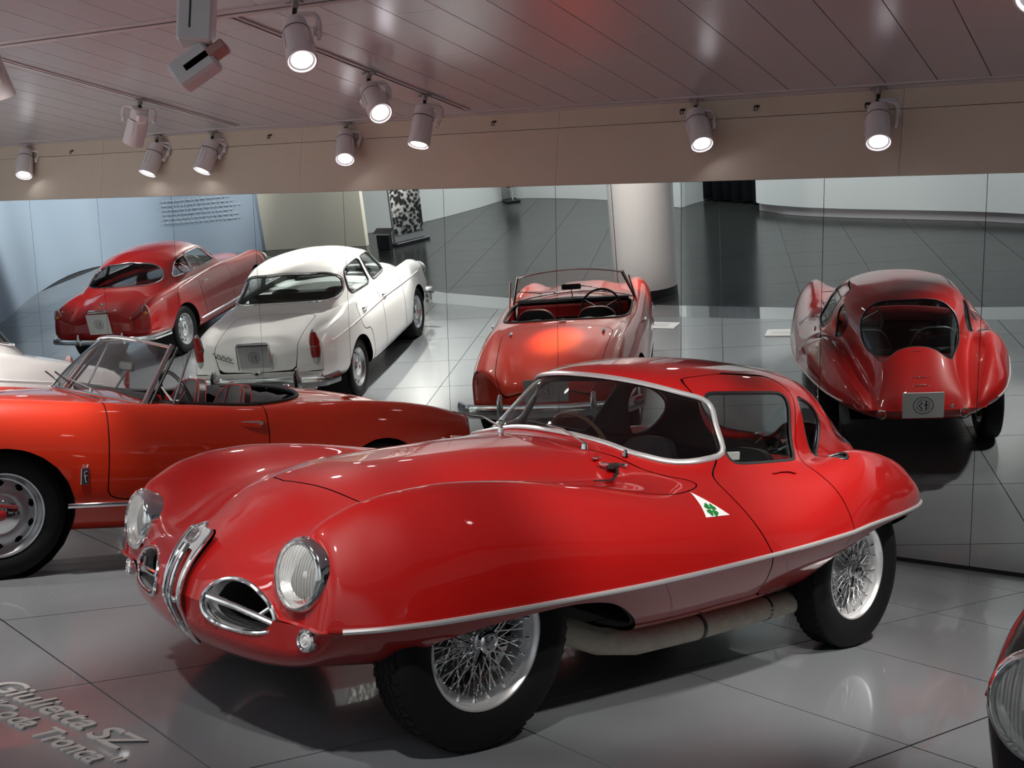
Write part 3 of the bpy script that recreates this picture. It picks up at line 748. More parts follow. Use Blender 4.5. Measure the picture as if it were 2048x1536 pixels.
def place_lamp(att, lens, label, kind=0, drop=.10, scale=1., lit=True, watts=60, target=None, deg=35):
    """att: point on the ceiling; lens: where the lens centre is"""
    global LAMP0
    root = LAMP0[0] if not LAMPS else dup(LAMP0[0]); LAMPS.append(root)
    att = Vector(att); lens = Vector(lens); piv = att+Vector((0, 0, -drop)); root.location = att; root.rotation_euler = (0, 0, 0); scale *= 1.2
    dirv = (lens-piv).normalized(); q = dirv.to_track_quat('-Z', 'X')
    for ch in root.children:
        if ch.name.startswith('housing'):
            ch.location = (lens-dirv*.15*scale*.82)-att; ch.rotation_mode = 'QUATERNION'; ch.rotation_quaternion = q; ch.scale = (scale, scale, scale*.82)
            if not lit:
                for k in list(ch.children):
                    if k.name.startswith('lit_lens'): bpy.data.objects.remove(k)
    hc_ = (lens-dirv*.135*scale)-att; right = Vector((1, 0, 0)); right = (right-dirv*right.dot(dirv)).normalized(); right = right if lit else -right
    b = MB(); b.lathe([(0, 0), (0, .018), (-.035, .018), (-.04, .010)], 12, 'Z'); MB().lathe([(-.04, 0), (-.04, .013), (-.085, .013), (-.085, 0)], 12, 'Z').build('swivel', M_LAMPD, root); b.bbox((.0, 0, -.006), (.10, .03, .012), .003, Matrix.Rotation(WH, 3, 'Z')); b.build('stem', M_TRACK, root)
    ys = right*.092*scale; top = Vector((0, 0, -.075)); b = MB(); side = hc_+ys
    b.tube([top, top+ys*.45+Vector((0, 0, .004)), top+ys*.95+Vector((0, 0, -.004)), top+ys*1.12+Vector((0, 0, -.028)), (top+ys*1.1+side*1.0)/2+ys*.06, side], .014, 8, flat=.8)
    b.lathe([(-.012, 0), (-.012, .024), (.006, .024), (.006, 0)], 16, 'X', c=side, R=Matrix((right, dirv.cross(right), -dirv)).transposed()); b.build('yoke', M_LAMP, root)
    if lit: spot_light('lamp_beam', lens+dirv*.02, target or lens+dirv*3, watts, deg, .6)
    tag(root, label, 'spotlight', 'track spotlights'); return root
def pix_dir(px, py):
    f = Vector((0, math.cos(PITCH), math.sin(PITCH))); r = Vector((1, 0, 0)); u = r.cross(f); cr, sr = math.cos(ROLL), math.sin(ROLL)
    r2 = r*cr+u*sr; u2 = -r*sr+u*cr; return f+r2*((px-1024)/FPX)-u2*((py-768)/FPX)
def lamp_px(att_px, lens_px, toward, label, track=None, **k):
    """stem on the fascia track (or a cross track at wall coordinate s); lens on its own sight line"""
    d_ = pix_dir(*att_px); o_ = Vector((0, 0, CAMH)); rel = np.array([-WB[0], -WB[1]]); dd = np.array([d_.x, d_.y])
    if track is None: t_ = (.43-rel@wn)/(dd@wn); a_ = Vector((d_.x*t_, d_.y*t_, 2.985))
    else: t_ = (track-rel@wa)/(dd@wa); a_ = Vector((d_.x*t_, d_.y*t_, 2.985))
    d_ = pix_dir(*lens_px); t_ = (a_.y-toward)/d_.y
    return place_lamp(a_, o_+d_*t_, label, **k)
lamp_px((52, 294), (48, 350), .10, 'leftmost small lit spotlight over the mirror wall, at the left edge', watts=25)
lamp_px((314, 272), (295, 346), .06, 'lit spotlight over the mirror wall, left one of a close pair tilted to the left', watts=25)
lamp_px((425, 265), (404, 341), .06, 'lit spotlight over the mirror wall, right one of a close pair tilted to the left', watts=25)
lamp_px((692, 245), (690, 318), .14, 'lit spotlight over the mirror wall between the tilted pair and the open hall', watts=25)
lamp_px((1392, 200), (1404, 288), .14, 'lit spotlight on the fascia above the mirrored curtain', watts=30)
lamp_px((1757, 183), (1757, 284), .16, 'rightmost lit spotlight on the beige fascia', watts=30)
lamp_px((590, 5), (604, 121), .16, 'large lit spotlight hanging at the top, nearest of those facing the viewer', track=-.13, watts=30)
lamp_px((738, 148), (761, 226), .18, 'lit spotlight tilted to the right on the cross track, middle of three in a row', track=-.69, watts=30)
lamp_px((850, 190), (837, 289), .05, 'lit spotlight on the cross track nearest to the fascia, with bright slots', track=-.69, watts=30)
lamp_px((280, 202), (266, 285), -.10, 'unlit-looking spotlight turned away, alone on the left ceiling track', track=-2.97, lit=False)
place_lamp((1.56, 3.32, 2.99), (1.475, 3.25, 2.345), 'lit spotlight cut off by the top right corner', drop=.38, watts=30, scale=1.15)
place_lamp((-2.86, 5.75, 2.99), (-2.78, 5.95, 2.44), 'pinkish spotlight body cut off by the left edge', drop=.2, lit=False)
# hanging gear box with a lamp head turned away below it
gl = empty('track_spotlight', (-1.125, 3.80, 3.0)); tag(gl, 'white hanging gear box with a pinkish lamp head turned away below, top left', 'spotlight')
b = MB(); b.lathe([(0, 0), (0, .02), (-.10, .02)], 12, 'Z'); b.build('stem', M_TRACK, gl)
gb = MB().bbox((0, 0, -.425), (.115, .13, .71), .008, Matrix.Rotation(.15, 3, 'Z')).build('gear_box', M_LAMP, gl)
MB().box((-.004, -.0665, -.45), (.006, .003, .58), Matrix.Rotation(.15, 3, 'Z')).build('slot', M_LAMPD, gb); MB().sphere((.0, -.069, -.60), .009).build('screw', M_LAMP, gb)
R_ = Matrix.Rotation(math.radians(52), 3, 'Y')
hd = MB().bbox((0, 0, 0), (.095, .10, .15), .010, R_).build('lamp_head', M_LAMP, gl); hd.location = (-.005, .02, -.85)
MB().bbox((.040, -.005, .030), (.03, .09, .16), .004, R_).build('side_cover', M_PINK, hd); MB().box((.063, -.03, .035), (.004, .006, .09), R_).build('slot', M_LAMPD, hd)

# ------------------------------------------------------------------ wheels
def tyre_mesh(b, R0, rr, w, n=64):
    h = w/2
    b.lathe([(-h*.72, R0-.002), (-h*.3, R0), (h*.3, R0), (h*.72, R0-.002), (h*.90, R0-.014), (h, R0-.045), (h*1.02, (R0+rr)/2+.005), (h*.92, rr+.03), (h*.78, rr+.002), (h*.70, rr-.006),
             (-h*.70, rr-.006), (-h*.92, rr+.03), (-h*1.02, (R0+rr)/2), (-h, R0-.045), (-h*.90, R0-.014)], n, 'Y', closed=True)
def tread(R0, w, n=56):
    b = MB()
    for i in range(n):
        a = 2*pi*i/n
        for j, y in enumerate((-.36, -.12, .12, .36)):
            aa = a+(.5*pi/n if j % 2 else 0); R_ = Matrix.Rotation(-aa, 3, 'Y')
            b.box(R_ @ Vector((R0-.002, y*w*.86, 0)), (.007, w*.155, 2*pi*R0/n*.74), R_ @ Matrix.Rotation(.25*(1 if y > 0 else -1), 3, 'X'))
    return b
SPK = {}
def wire_wheel(parent, pos, side, steer=0., full=True):
    root = empty('wheel', pos, (0 if side > 0 else pi)+steer); root.parent = parent
    b = MB(); tyre_mesh(b, .345, .212, .158); ty = b.build('tyre', M_TYRE, root, auto=50)
    t_ = tread(.345, .150).build('tread', M_TYRE, ty, False); tag(t_, kind='stuff')
    b = MB(); b.lathe([(.048, .206), (.050, .217), (.060, .221), (.066, .218), (.066, .212), (.058, .206), (.050, .202), (.034, .200), (.026, .180), (-.026, .176), (-.034, .198), (-.058, .203), (-.066, .216), (-.060, .221), (-.050, .216), (-.036, .205), (-.03, .184), (.028, .186), (.036, .206)], 72, 'Y', closed=True)
    rim = b.build('rim', M_ALU, root, auto=50)
    b = MB(); b.lathe([(-.07, 0), (-.07, .048), (-.045, .050), (-.03, .036), (.035, .032), (.045, .040), (.050, .040), (.052, .0)], 28, 'Y'); hub = b.build('hub', M_ALU, root)
    b = MB(); b.lathe([(.050, .036), (.072, .036), (.078, .031), (.080, .024), (.077, .020), (.079, 0)], 32, 'Y'); cap = b.build('hub_nut', M_CHROME, root)
    for k in range(2):
        a = 2.2+k*pi; b = MB(); d = Vector((math.cos(a), 0, math.sin(a))); q = Vector((-math.sin(a), 0, math.cos(a)))
        P = [d*.030+Vector((0, .056, 0)), d*.055+Vector((0, .064, 0)), d*.085+Vector((0, .072, 0))]; b.tube(P, [.016, .012, .008], 8, flat=.5); b.build('wing', M_CHROME, cap)
    b = MB(); b.lathe([(-.078, 0), (-.078, .150), (-.055, .165), (-.050, .168)], 40, 'Y'); 
    for k in range(24):
        a = 2*pi*k/24; b.box((.158*math.cos(a), -.062, .158*math.sin(a)), (.024, .03, .006), Matrix.Rotation(-a, 3, 'Y'))
    b.build('brake_drum', M_DRUM, root)
    # spokes: inner and outer rows crossing each other
    n = 20; allb = MB()
    def spk(key, p0, p1):
        if key not in SPK:
            v = MB(); v.tube([p0, p1], .0026, 5); e = Vector(p1); f_ = (e-Vector(p0)).normalized(); v.tube([e-f_*.012, e], .0042, 6); SPK[key] = v
        return SPK[key]
    kinds = []
    for sgn in (1, -1):
        a0 = 0; a1 = sgn*.55
        kinds.append((('o', sgn), (.040*math.cos(-a1), .040, .040*math.sin(-a1)), (.184, .012, 0)))       # outer hub flange to barrel
        kinds.append((('i', sgn), (.052*math.cos(-a1*1.3), -.046, .052*math.sin(-a1*1.3)), (.184, -.004, 0)))
        kinds.append((('f', sgn), (.045*math.cos(-a1*1.2), -.040, .045*math.sin(-a1*1.2)), (.198, .037, 0)))
    for ki, (key, p0, p1) in enumerate(kinds):
        proto = None
        for i in range(n if key[0] != 'f' else n//2+0):
            m_ = n if key[0] != 'f' else n//2
            a = 2*pi*(i+ki*.17)/m_+(0.03 if key[1] > 0 else 0)
            v = spk(key, p0, p1)
            if full:
                if proto is None: proto = v.build('spoke', M_CHROME, rim); o = proto
                else: o = link('spoke', proto.data, rim)
                o.rotation_euler = (0, a, 0)
            else:
                R_ = Matrix.Rotation(a, 3, 'Y'); allb.add([R_ @ Vector(q) for q in v.V], v.F)
    if not full: tag(allb.build('spokes', M_CHROME, rim), kind='stuff')
    return root
def disc_wheel(parent, pos, side, R0=.31, rr=.196, w=.15, steer=0., red=True):
    root = empty('wheel', pos, (0 if side > 0 else pi)+steer); root.parent = parent
    b = MB(); tyre_mesh(b, R0, rr, w, 56); b.build('tyre', M_TYRE, root, auto=50)
    b = MB(); b.lathe([(-.06, .20), (.050, rr-.003), (.062, rr+.004), (.066, rr+.001), (.062, rr-.007), (.048, rr-.012), (.040, rr-.022), (.030, rr-.026)], 56, 'Y')
    rim = b.build('rim', M_SILVER, root, auto=40)
    # disc with ten oval holes
    b = MB(); nh = 10; seg = 12; n = nh*seg; rows = [(.030, rr-.026), (.026, rr-.034), (.030, rr-.041), (.038, rr-.055), (.042, rr-.063), (.046, rr-.072), (.050, .105), (.044, .085), (.042, 0.08)]
    V = []; F = []
    for i in range(n):
        a = 2*pi*i/n
        for y, r in rows: V.append((r*math.cos(a), y, r*math.sin(a)))
    k = len(rows)
    for i in range(n):
        j = (i+1) % n
        for q in range(k-1):
            if (q in (1, 3) and (i % seg) in (4, 5, 6)) or (q == 2 and (i % seg) in (3, 4, 5, 6, 7)): continue
            F.append((i*k+q, i*k+q+1, j*k+q+1, j*k+q))
    b.add(V, F); b.lathe([(-.02, .19), (-.02, 0)], 32, 'Y'); d_ = b.build('wheel_disc', M_SILVER, root, auto=50)
    MB().lathe([(-.0195, .189), (-.0190, 0)], 32, 'Y').build('dark_backing', M_DARK, d_)
    b = MB(); b.lathe([(.044, .095), (.056, .092), (.066, .070), (.071, .035), (.072, 0)], 40, 'Y'); b.build('hub_cap', M_CHROME, root)
    b = MB(); b.lathe([(.0718, .026), (.0745, .022), (.0745, 0)], 24, 'Y'); b.build('cap_badge', M_REDIN if red else M_CHROME, root)
    return root

# ------------------------------------------------------------------ shared fittings
def badge(b, c, r, R, mirror=False):
    """round emblem: ring, cross, serpent, rim marks; drawn in local XZ plane facing +Y"""
    def T(p): return R @ Vector((p[0], p[1], p[2]))+Vector(c)
    def ring(r0, r1, y):
        n = 40; V = []
        for i in range(n):
            a = 2*pi*i/n
            V += [T((r0*math.cos(a), y, r0*math.sin(a))), T((r1*math.cos(a), y, r1*math.sin(a)))]
        b.add(V, [(2*i, 2*((i+1) % n), 2*((i+1) % n)+1, 2*i+1) for i in range(n)]+[(2*i+1, 2*((i+1) % n)+1, 2*((i+1) % n), 2*i) for i in range(0)])
    ring(r*.93, r, .001); ring(r*.58, r*.63, .001)
    def quad(x0, x1, z0, z1, rot=0, cx=0, cz=0):
        ca, sa = math.cos(rot), math.sin(rot); P = [(x0, z0), (x1, z0), (x1, z1), (x0, z1)]
        b.add([T((cx+x*ca-z*sa, .001, cz+x*sa+z*ca)) for x, z in P], [(0, 1, 2, 3)])
    s = r
    quad(-.06*s, .06*s, -.5*s, .5*s, cx=.28*s); quad(-.22*s, .22*s, -.06*s, .06*s, cx=.28*s, cz=.05*s)
    P = []
    for i in range(25):
        t = i/24; P.append((-.25*s+.13*s*math.sin(t*pi*3.2), .0015, -.48*s+.94*s*t))
    V = []
    for i, p in enumerate(P):
        wv = (.075-.02*abs(i/12-1))*s; V += [T((p[0]-wv, p[1], p[2])), T((p[0]+wv, p[1], p[2]))]
    b.add(V, [(2*i, 2*i+1, 2*i+3, 2*i+2) for i in range(24)])
    for i in range(18):
        a = 2*pi*(i+.5)/18
        if abs(math.cos(a)) > .97: continue
        quad(-.028*s, .028*s, -.06*s, .06*s, a-pi/2, .77*s*math.cos(a), .77*s*math.sin(a))
def plate(parent, c, w_, h_, rz, tilt=0., mat=None, br=.072, name='number_plate'):
    R = Matrix.Rotation(rz, 3, 'Z') @ Matrix.Rotation(tilt, 3, 'X')
    p = MB().bbox(c, (w_, .006, h_), .002, R).build(name, mat or M_PLATE, parent, False)
    b = MB(); badge(b, Vector(c)+R @ Vector((0, .0036, 0)), br, R); b.build('emblem', M_INK, p, False)
    return p
def basis(n, up=(0, 0, 1)):
    """rotation whose +Y is the normal n"""
    y = Vector(n).normalized(); x = y.cross(Vector(up)).normalized(); z = x.cross(y).normalized()
    return Matrix((x, y, z)).transposed()
def headlamp(parent, c, n, r, name='headlamp'):
    R = basis(n); 
    def L(prof, mat, nm, par, k=40): return MB().lathe(prof, k, 'Y', c=c, R=R).build(nm, mat, par)
    h = L([(-.05, r*1.02), (-.01, r*1.03), (.010, r*1.0), (.020, r*.93), (.022, r*.88), (.014, r*.84), (.008, r*.835)], M_CHROME, name, parent)
    L([(.008, r*.84), (-.015, r*.70), (-.04, r*.45), (-.055, r*.12), (-.056, 0)], M_REFLECTOR, 'reflector', h)
    lens = L([(.010, r*.845), (.020, r*.72), (.028, r*.5), (.033, r*.25), (.034, 0)], M_LENS, 'lens', h)
    b = MB()
    for i in range(-9, 10):
        x = i*r*.085; zz = math.sqrt(max(0, (r*.8)**2-x*x)); 
        if zz < .01: continue
        P = []
        for q in range(9):
            z = -zz+2*zz*q/8; rad = math.hypot(x, z); y = .0335-.024*(rad/(r*.845))**2.2; P.append(R @ Vector((x, y, z))+Vector(c))
        b.tube(P, r*.012, 4, flat=.6)
    b.build('lens_fluting', M_LENS, h)
    MB().sphere(tuple(R @ Vector((0, -.02, 0))+Vector(c)), .012).build('bulb', M_CLEAR, h)
    b = MB(); b.sphere(tuple(R @ Vector((0, .006, r*.98))+Vector(c)), .007, 8); b.build('screw', M_CHROME, h)
    return h
def ribbonize(P, N, wd, off, b):
    """flat strip along P lying on surface normals N"""
    P = np.array(P); N = np.array(N); V = []
    for i in range(len(P)):
        t = P[min(i+1, len(P)-1)]-P[max(i-1, 0)]; s_ = np.cross(t, N[i]); s_ /= max(np.linalg.norm(s_), 1e-9); V += [P[i]+s_*wd/2+N[i]*off, P[i]-s_*wd/2+N[i]*off]
    b.add(V, [(2*i, 2*i+1, 2*i+3, 2*i+2) for i in range(len(P)-1)])
def steering_wheel(parent, c, axis, r, rim_mat, hub_mat=None, spokes=3, rr=.011, a0=.5):
    R = basis(axis); cv = Vector(c); b = MB(); b.tube([cv+R @ Vector((r*math.cos(2*pi*i/40), 0, r*math.sin(2*pi*i/40))) for i in range(40)], rr, 8, True)
    sw = b.build('steering_wheel', rim_mat, parent); b = MB()
    for k in range(spokes):
        a = a0+2*pi*k/spokes; b.tube([cv+R @ Vector((0, -.02, 0)), cv+R @ Vector((r*.98*math.cos(a), 0, r*.98*math.sin(a)))], [.010, .006], 6, flat=.5)
    b.lathe([(-.03, .026), (.004, .030), (.012, .022), (.014, 0)], 20, 'Y', c=c, R=R); b.build('spoke_hub', hub_mat or M_CHROME, sw)
    b = MB(); b.tube([cv, cv+R @ Vector((0, -.45, 0))], .017, 8); b.build('column_tube', M_RUBBER, sw)
    return sw
def bucket_seat(parent, x, y, z, w_=.46, h_=.50, mat=None, pipe=None, rake=.28, name='seat'):
    mat = mat or M_SEAT; s_ = empty(name, (x, y, z)); s_.parent = parent
    MB().bbox((.22, 0, .09), (.46, w_, .15), .05).build('cushion', mat, s_, auto=60)
    # curved backrest
    nx, nz = 14, 10; V = []; F = []
    def pt(u, v, o):
        a = (u-.5)*1.7; ww = w_/2*(1-.25*v**3); hh = h_*(v+.0)*(1-.16*(abs(u-.5)*2)**3*v)
        xx = -.06-rake*h_*v+(math.cos(a*.9)-1)*-.22*(1-.3*v)+o*.075*(1-.35*v); return (xx, math.sin(a)/math.sin(.85)*ww*(1+o*.03), .06+hh)
    for o in (0, -1):
        for i in range(nx+1):
            for j in range(nz+1): V.append(pt(i/nx, j/nz, o))
    q = (nx+1)*(nz+1)
    for i in range(nx):
        for j in range(nz):
            a = i*(nz+1)+j; F += [(a, a+nz+1, a+nz+2, a+1), (q+a, q+a+1, q+a+nz+2, q+a+nz+1)]
    for i in range(nx):
        a = i*(nz+1)+nz; F.append((a, a+nz+1, q+a+nz+1, q+a))
    for j in range(nz):
        F.append((j, j+1, q+j+1, q+j)); a = nx*(nz+1)+j; F.append((a+1, a, q+a, q+a+1))
    back = MB().add(V, F).build('backrest', mat, s_, auto=60)
    if pipe:
        b = MB()
        for o in (0, -1): b.tube([pt(0, j/10, o) for j in range(11)]+[pt(i/14, 1, o) for i in range(1, 15)]+[pt(1, 1-j/10, o) for j in range(1, 11)], .003, 6)
        for u in (.28, .72): b.tube([Vector(pt(u, j/10, 0))+Vector((.004, 0, 0)) for j in range(1, 11)], .0026, 6)
        b.build('piping', pipe, back)
    return s_
def offset_liner(S, d=.014):
    L = S.off(-d); L.F = [tuple(reversed(f)) for f in L.F]; L = Surf(L.V, -L.N, L.F); return L
def door_handle(parent, p, n, fwd, L=.13, name='door_handle'):
    p = Vector(p); n = Vector(n).normalized(); f = Vector(fwd).normalized(); b = MB()
    b.lathe([(0, .017), (.008, .017), (.018, .010), (.022, .009)], 14, 'Y', c=p, R=basis(n))
    b.tube([p+n*.02, p+n*.028+f*L*.3, p+n*.026+f*L*.7, p+n*.016+f*L], [.011, .010, .008, .004], 8, flat=.7)
    return b.build(name, M_CHROME, parent)

# ================================================================== long red coupe with the disc-like body (foreground)
def Ln(k, xf, xr, **kw): d = dict(k=k, xf=xf, xr=xr); d.update(kw); return d
def build_disc_coupe():
    car = empty('sports_coupe', (-.5146, 3.9632, 0), 3.88780)
    tag(car, 'red streamlined coupe with wire wheels and a clover triangle on its fender, in the foreground', 'car')
    Lf = .10
    lines = [
     Ln([(.69, 0, .53), (.66, 0, .555), (.60, 0, .60), (.5, 0, .668), (.334, 0, .765), (.219, 0, .806), (.056, 0, .836), (-.16, 0, .857), (-.4, 0, .880), (-.6, 0, .897), (-.80, 0, .912), (-.87, 0, .920), (-.91, 0, .955), (-1.05, 0, 1.125), (-1.10, 0, 1.172), (-1.2, 0, 1.208), (-1.45, 0, 1.243), (-1.75, 0, 1.253), (-2.05, 0, 1.240), (-2.3, 0, 1.205), (-2.5, 0, 1.135), (-2.7, 0, 1.02), (-2.85, 0, .92), (-2.97, 0, .838), (-3.1, 0, .735), (-3.19, 0, .655)], .69, -3.21),
     Ln([(.685, .13, .52), (.6, .14, .585), (.5, .15, .65), (.334, .15, .752), (.06, .16, .825), (-.4, .17, .872), (-.85, .19, .907), (-.92, .19, .940), (-1.08, .18, 1.13), (-1.14, .19, 1.172), (-1.25, .21, 1.20), (-1.5, .22, 1.228), (-1.8, .22, 1.236), (-2.1, .21, 1.220), (-2.35, .19, 1.175), (-2.55, .17, 1.095), (-2.75, .16, .975), (-2.9, .15, .875), (-3.05, .14, .765), (-3.18, .14, .65)], .685, -3.21),
     Ln([(.665, .26, .52), (.6, .27, .565), (.5, .28, .62), (.334, .285, .71), (.06, .31, .778), (-.4, .34, .832), (-.82, .40, .866), (-.97, .45, .885), (-1.02, .445, .925), (-1.16, .385, 1.095), (-1.24, .39, 1.135), (-1.35, .40, 1.158), (-1.55, .42, 1.178), (-1.85, .415, 1.182), (-2.1, .385, 1.160), (-2.35, .33, 1.105), (-2.55, .29, 1.02), (-2.75, .265, .905), (-2.95, .25, .785), (-3.1, .235, .69), (-3.18, .235, .62)], .665, -3.205),
     Ln([(.63, .38, .54), (.5, .38, .63), (.334, .385, .70), (.06, .40, .757), (-.4, .44, .800), (-.9, .50, .826), (-1.08, .56, .842), (-1.16, .565, .885), (-1.27, .525, 1.00), (-1.45, .535, 1.03), (-1.85, .53, 1.035), (-2.1, .485, 1.02), (-2.3, .43, .97), (-2.5, .375, .895), (-2.7, .335, .815), (-2.9, .31, .74), (-3.1, .295, .655), (-3.17, .29, .61)], .63, -3.20),
     Ln([(.60, .455, .60), (.5, .46, .68), (.334, .475, .745), (.06, .50, .795), (-.2, .51, .800), (-.6, .545, .790), (-.95, .59, .795), (-1.2, .625, .828), (-1.45, .638, .846), (-1.75, .628, .848), (-2.0, .565, .848), (-2.2, .505, .835), (-2.4, .455, .795), (-2.6, .42, .745), (-2.8, .39, .70), (-3.0, .36, .655), (-3.15, .35, .60)], .60, -3.185),
     Ln([(.575, .535, .68), (.5, .55, .735), (.40, .57, .782), (.25, .59, .815), (.094, .60, .830), (-.15, .61, .826), (-.5, .63, .798), (-.9, .675, .762), (-1.2, .70, .772), (-1.5, .71, .785), (-1.75, .695, .80), (-2.0, .65, .848), (-2.2, .62, .880), (-2.4, .60, .868), (-2.6, .57, .835), (-2.8, .53, .785), (-2.95, .48, .73), (-3.12, .42, .67)], .585, -3.18, lf=.05, lr=.16),
     Ln([(.57, .61, .63), (.45, .645, .69), (.3, .685, .735), (.1, .715, .755), (-.2, .735, .750), (-.6, .76, .720), (-1.0, .782, .70), (-1.35, .79, .70), (-1.65, .785, .718), (-1.9, .77, .760), (-2.2, .74, .795), (-2.45, .70, .77), (-2.7, .64, .755), (-2.9, .57, .715), (-3.1, .47, .67)], .58, -3.165, lf=.05, lr=.16),
     Ln([(.57, .66, .54), (.45, .71, .575), (.3, .755, .60), (.1, .79, .615), (-.2, .815, .615), (-.6, .838, .61), (-1.0, .85, .605), (-1.4, .852, .615), (-1.8, .835, .642), (-2.2, .79, .682), (-2.5, .73, .678), (-2.75, .67, .675), (-2.95, .585, .655), (-3.08, .50, .64)], .575, -3.14, lf=.04, lr=.12),
     Ln([(.57, .675, .44), (.4, .76, .45), (.2, .805, .46), (-.12, .835, .473), (-.6, .862, .492), (-1.26, .877, .531), (-1.83, .857, .566), (-2.1, .817, .583), (-2.43, .757, .593), (-2.73, .68, .598), (-2.96, .592, .600), (-3.1, .49, .60)], .57, -3.11, lf=0, lr=0, zf=.44, zr=.60),
     Ln([(.56, .65, .41), (.4, .735, .415), (.2, .775, .42), (-.12, .80, .425), (-.6, .825, .437), (-1.26, .842, .468), (-1.83, .82, .505), (-2.43, .72, .54), (-2.96, .57, .565), (-3.1, .48, .58)], .565, -3.12, lf=.02, lr=.02),
     Ln([(.55, .60, .35), (.3, .69, .35), (-.2, .745, .345), (-.8, .76, .345), (-1.3, .757, .362), (-1.85, .73, .395), (-2.4, .64, .45), (-2.9, .50, .50), (-3.1, .42, .53)], .575, -3.15, lf=.05),
     Ln([(.56, .50, .30), (.3, .56, .285), (-.2, .61, .27), (-.8, .625, .258), (-1.3, .62, .27), (-1.85, .59, .30), (-2.4, .5, .38), (-2.9, .40, .455), (-3.1, .35, .495)], .61, -3.19, lf=.08),
     Ln([(.60, .28, .265), (.3, .32, .235), (-.6, .34, .23), (-1.85, .32, .26), (-2.4, .28, .35), (-2.9, .22, .435), (-3.1, .2, .475)], .665, -3.205, lf=.13),
     Ln([(.64, 0, .26), (.3, 0, .225), (-.6, 0, .225), (-1.85, 0, .25), (-2.4, 0, .34), (-2.9, 0, .43), (-3.1, 0, .47)], .69, -3.21, lf=.15)]
    sh = Shell(lines, crease=(8,), N=150, m=6, lf=Lf, lr=.09, zf=.435, zr=.575)
    S = sh.S
    full = S
    # wheel openings
    archF = smoothpoly([(.34, .12), (.31, .28), (.24, .365), (.12, .405), (0, .428), (-.14, .445), (-.30, .452), (-.46, .43), (-.60, .365), (-.70, .30), (-.78, .24), (-.84, .12)], 6)
    archR = smoothpoly([(-1.76, .12), (-1.79, .36), (-1.86, .45), (-1.98, .500), (-2.17, .545), (-2.36, .565), (-2.56, .570), (-2.72, .55), (-2.80, .48), (-2.84, .38), (-2.84, .12)], 6)
    for poly in (archF, archR):
        _, S, _ = S.clip(sd_side(S, poly, .36)); S = S.compact()
    # windows
    wsp = smoothpoly([(0, .932), (.2, .922), (.36, .902), (.48, .868), (.555, .850), (.598, .868), (.606, .93), (.585, 1.0), (.54, 1.055), (.45, 1.100), (.34, 1.132), (.2, 1.152), (0, 1.160), (-.2, 1.152), (-.45, 1.10), (-.60, .93), (-.48, .868), (-.2, .922)], 6)
    ws_in, S, wsl = S.clip(sd_front(S, wsp, -1.335, 1, False)); S = S.compact()
    swp = roundpoly([(-1.325, 1.118, .05), (-1.335, .98, .02), (-1.31, .846, .05), (-1.79, .850, .035), (-1.835, .98, .03), (-1.905, 1.128, .10)], .04)
    sw_in, S, swl = S.clip(sd_side(S, swp)); S = S.compact()
    qwp = smoothpoly([(-1.985, 1.105), (-1.975, 1.02), (-2.01, .90), (-2.05, .848), (-2.12, .862), (-2.20, .93), (-2.225, 1.0), (-2.16, 1.06), (-2.06, 1.10)], 6)
    qw_in, S, qwl = S.clip(sd_side(S, qwp, .28)); S = S.compact()
    rwp = smoothpoly([(-2.315, 0), (-2.30, .12), (-2.285, .22), (-2.30, .295), (-2.37, .365), (-2.48, .37), (-2.62, .335), (-2.75, .29), (-2.845, .255), (-2.86, .22), (-2.825, .13), (-2.80, 0), (-2.825, -.13), (-2.86, -.22), (-2.845, -.255), (-2.75, -.29), (-2.62, -.335), (-2.48, -.37), (-2.37, -.365), (-2.30, -.295), (-2.285, -.22), (-2.30, -.12)], 6)
    P2 = None
    sd = sdpoly(S.V[:, [0, 1]], rwp); sd = np.where(S.V[:, 2] < .75, np.maximum(sd, .05), sd)
    rw_in, S, rwl = S.clip(sd); S = S.compact()
    # doors
    doorp = roundpoly([(-1.28, 1.172, .05), (-1.305, 1.0, .05), (-1.278, .875, .06), (-1.165, .80, .04), (-1.175, .73, .05), (-1.215, .64, .05), (-1.27, .54, .04), (-1.33, .455, .05), (-1.372, .37, .03), (-1.42, .325, .03), (-1.70, .352, .04), (-1.86, .44, .05), (-1.905, .54, .04), (-1.895, .60, .05), (-1.86, .70, .06), (-1.815, .80, .05), (-1.865, .95, .05), (-1.955, 1.13, .07), (-1.86, 1.192, .08), (-1.5, 1.196, .06)], .04)
    door, S = panel(S, lambda q: sd_side(q, doorp, .36), .006)
    # bonnet
    hoodp = smoothpoly([(.32, 0), (.30, .1), (.265, .2), (.21, .35), (.13, .49), (0, .575), (-.2, .602), (-.5, .63), (-.80, .682), (-.95, .688), (-1.065, .66), (-.97, .56), (-.88, .45), (-.80, .3), (-.775, .15), (-.77, 0)], 6, False)
    hoodp = np.concatenate([hoodp, ])
    hood, S = panel(S, lambda q: np.where(q.V[:, 2] < .62, 1., sdpoly(q.V[:, [0, 1]], np.concatenate([hoodp, [(-.77, -.09), (.31, -.09)]]))), .005)
    # nose openings
    for sg in (1, -1):
        ang = np.linspace(0, 2*pi, 33)[:-1]; hl = np.stack([.533*sg+.098*np.cos(ang), .585+.098*np.sin(ang)], 1); _, S, _ = S.clip(sd_front(S, hl, .45, 1, False)); S = S.compact()
        hl2 = hl; full2 = S
    gsh = smoothpoly([(.155, .417), (.157, .458), (.19, .500), (.24, .519), (.33, .519), (.405, .490), (.448, .457), (.465, .430), (.450, .402), (.385, .384), (.28, .377), (.19, .388)], 6)
    g_in, S, gl_ = S.clip(sd_front(S, gsh, .45)); S = S.compact()
    csh = smoothpoly([(0, .625), (.045, .60), (.047, .52), (.040, .44), (.028, .36), (.012, .30), (0, .29)], 5)
    shield = np.concatenate([csh, (csh*[-1, 1])[::-1]])
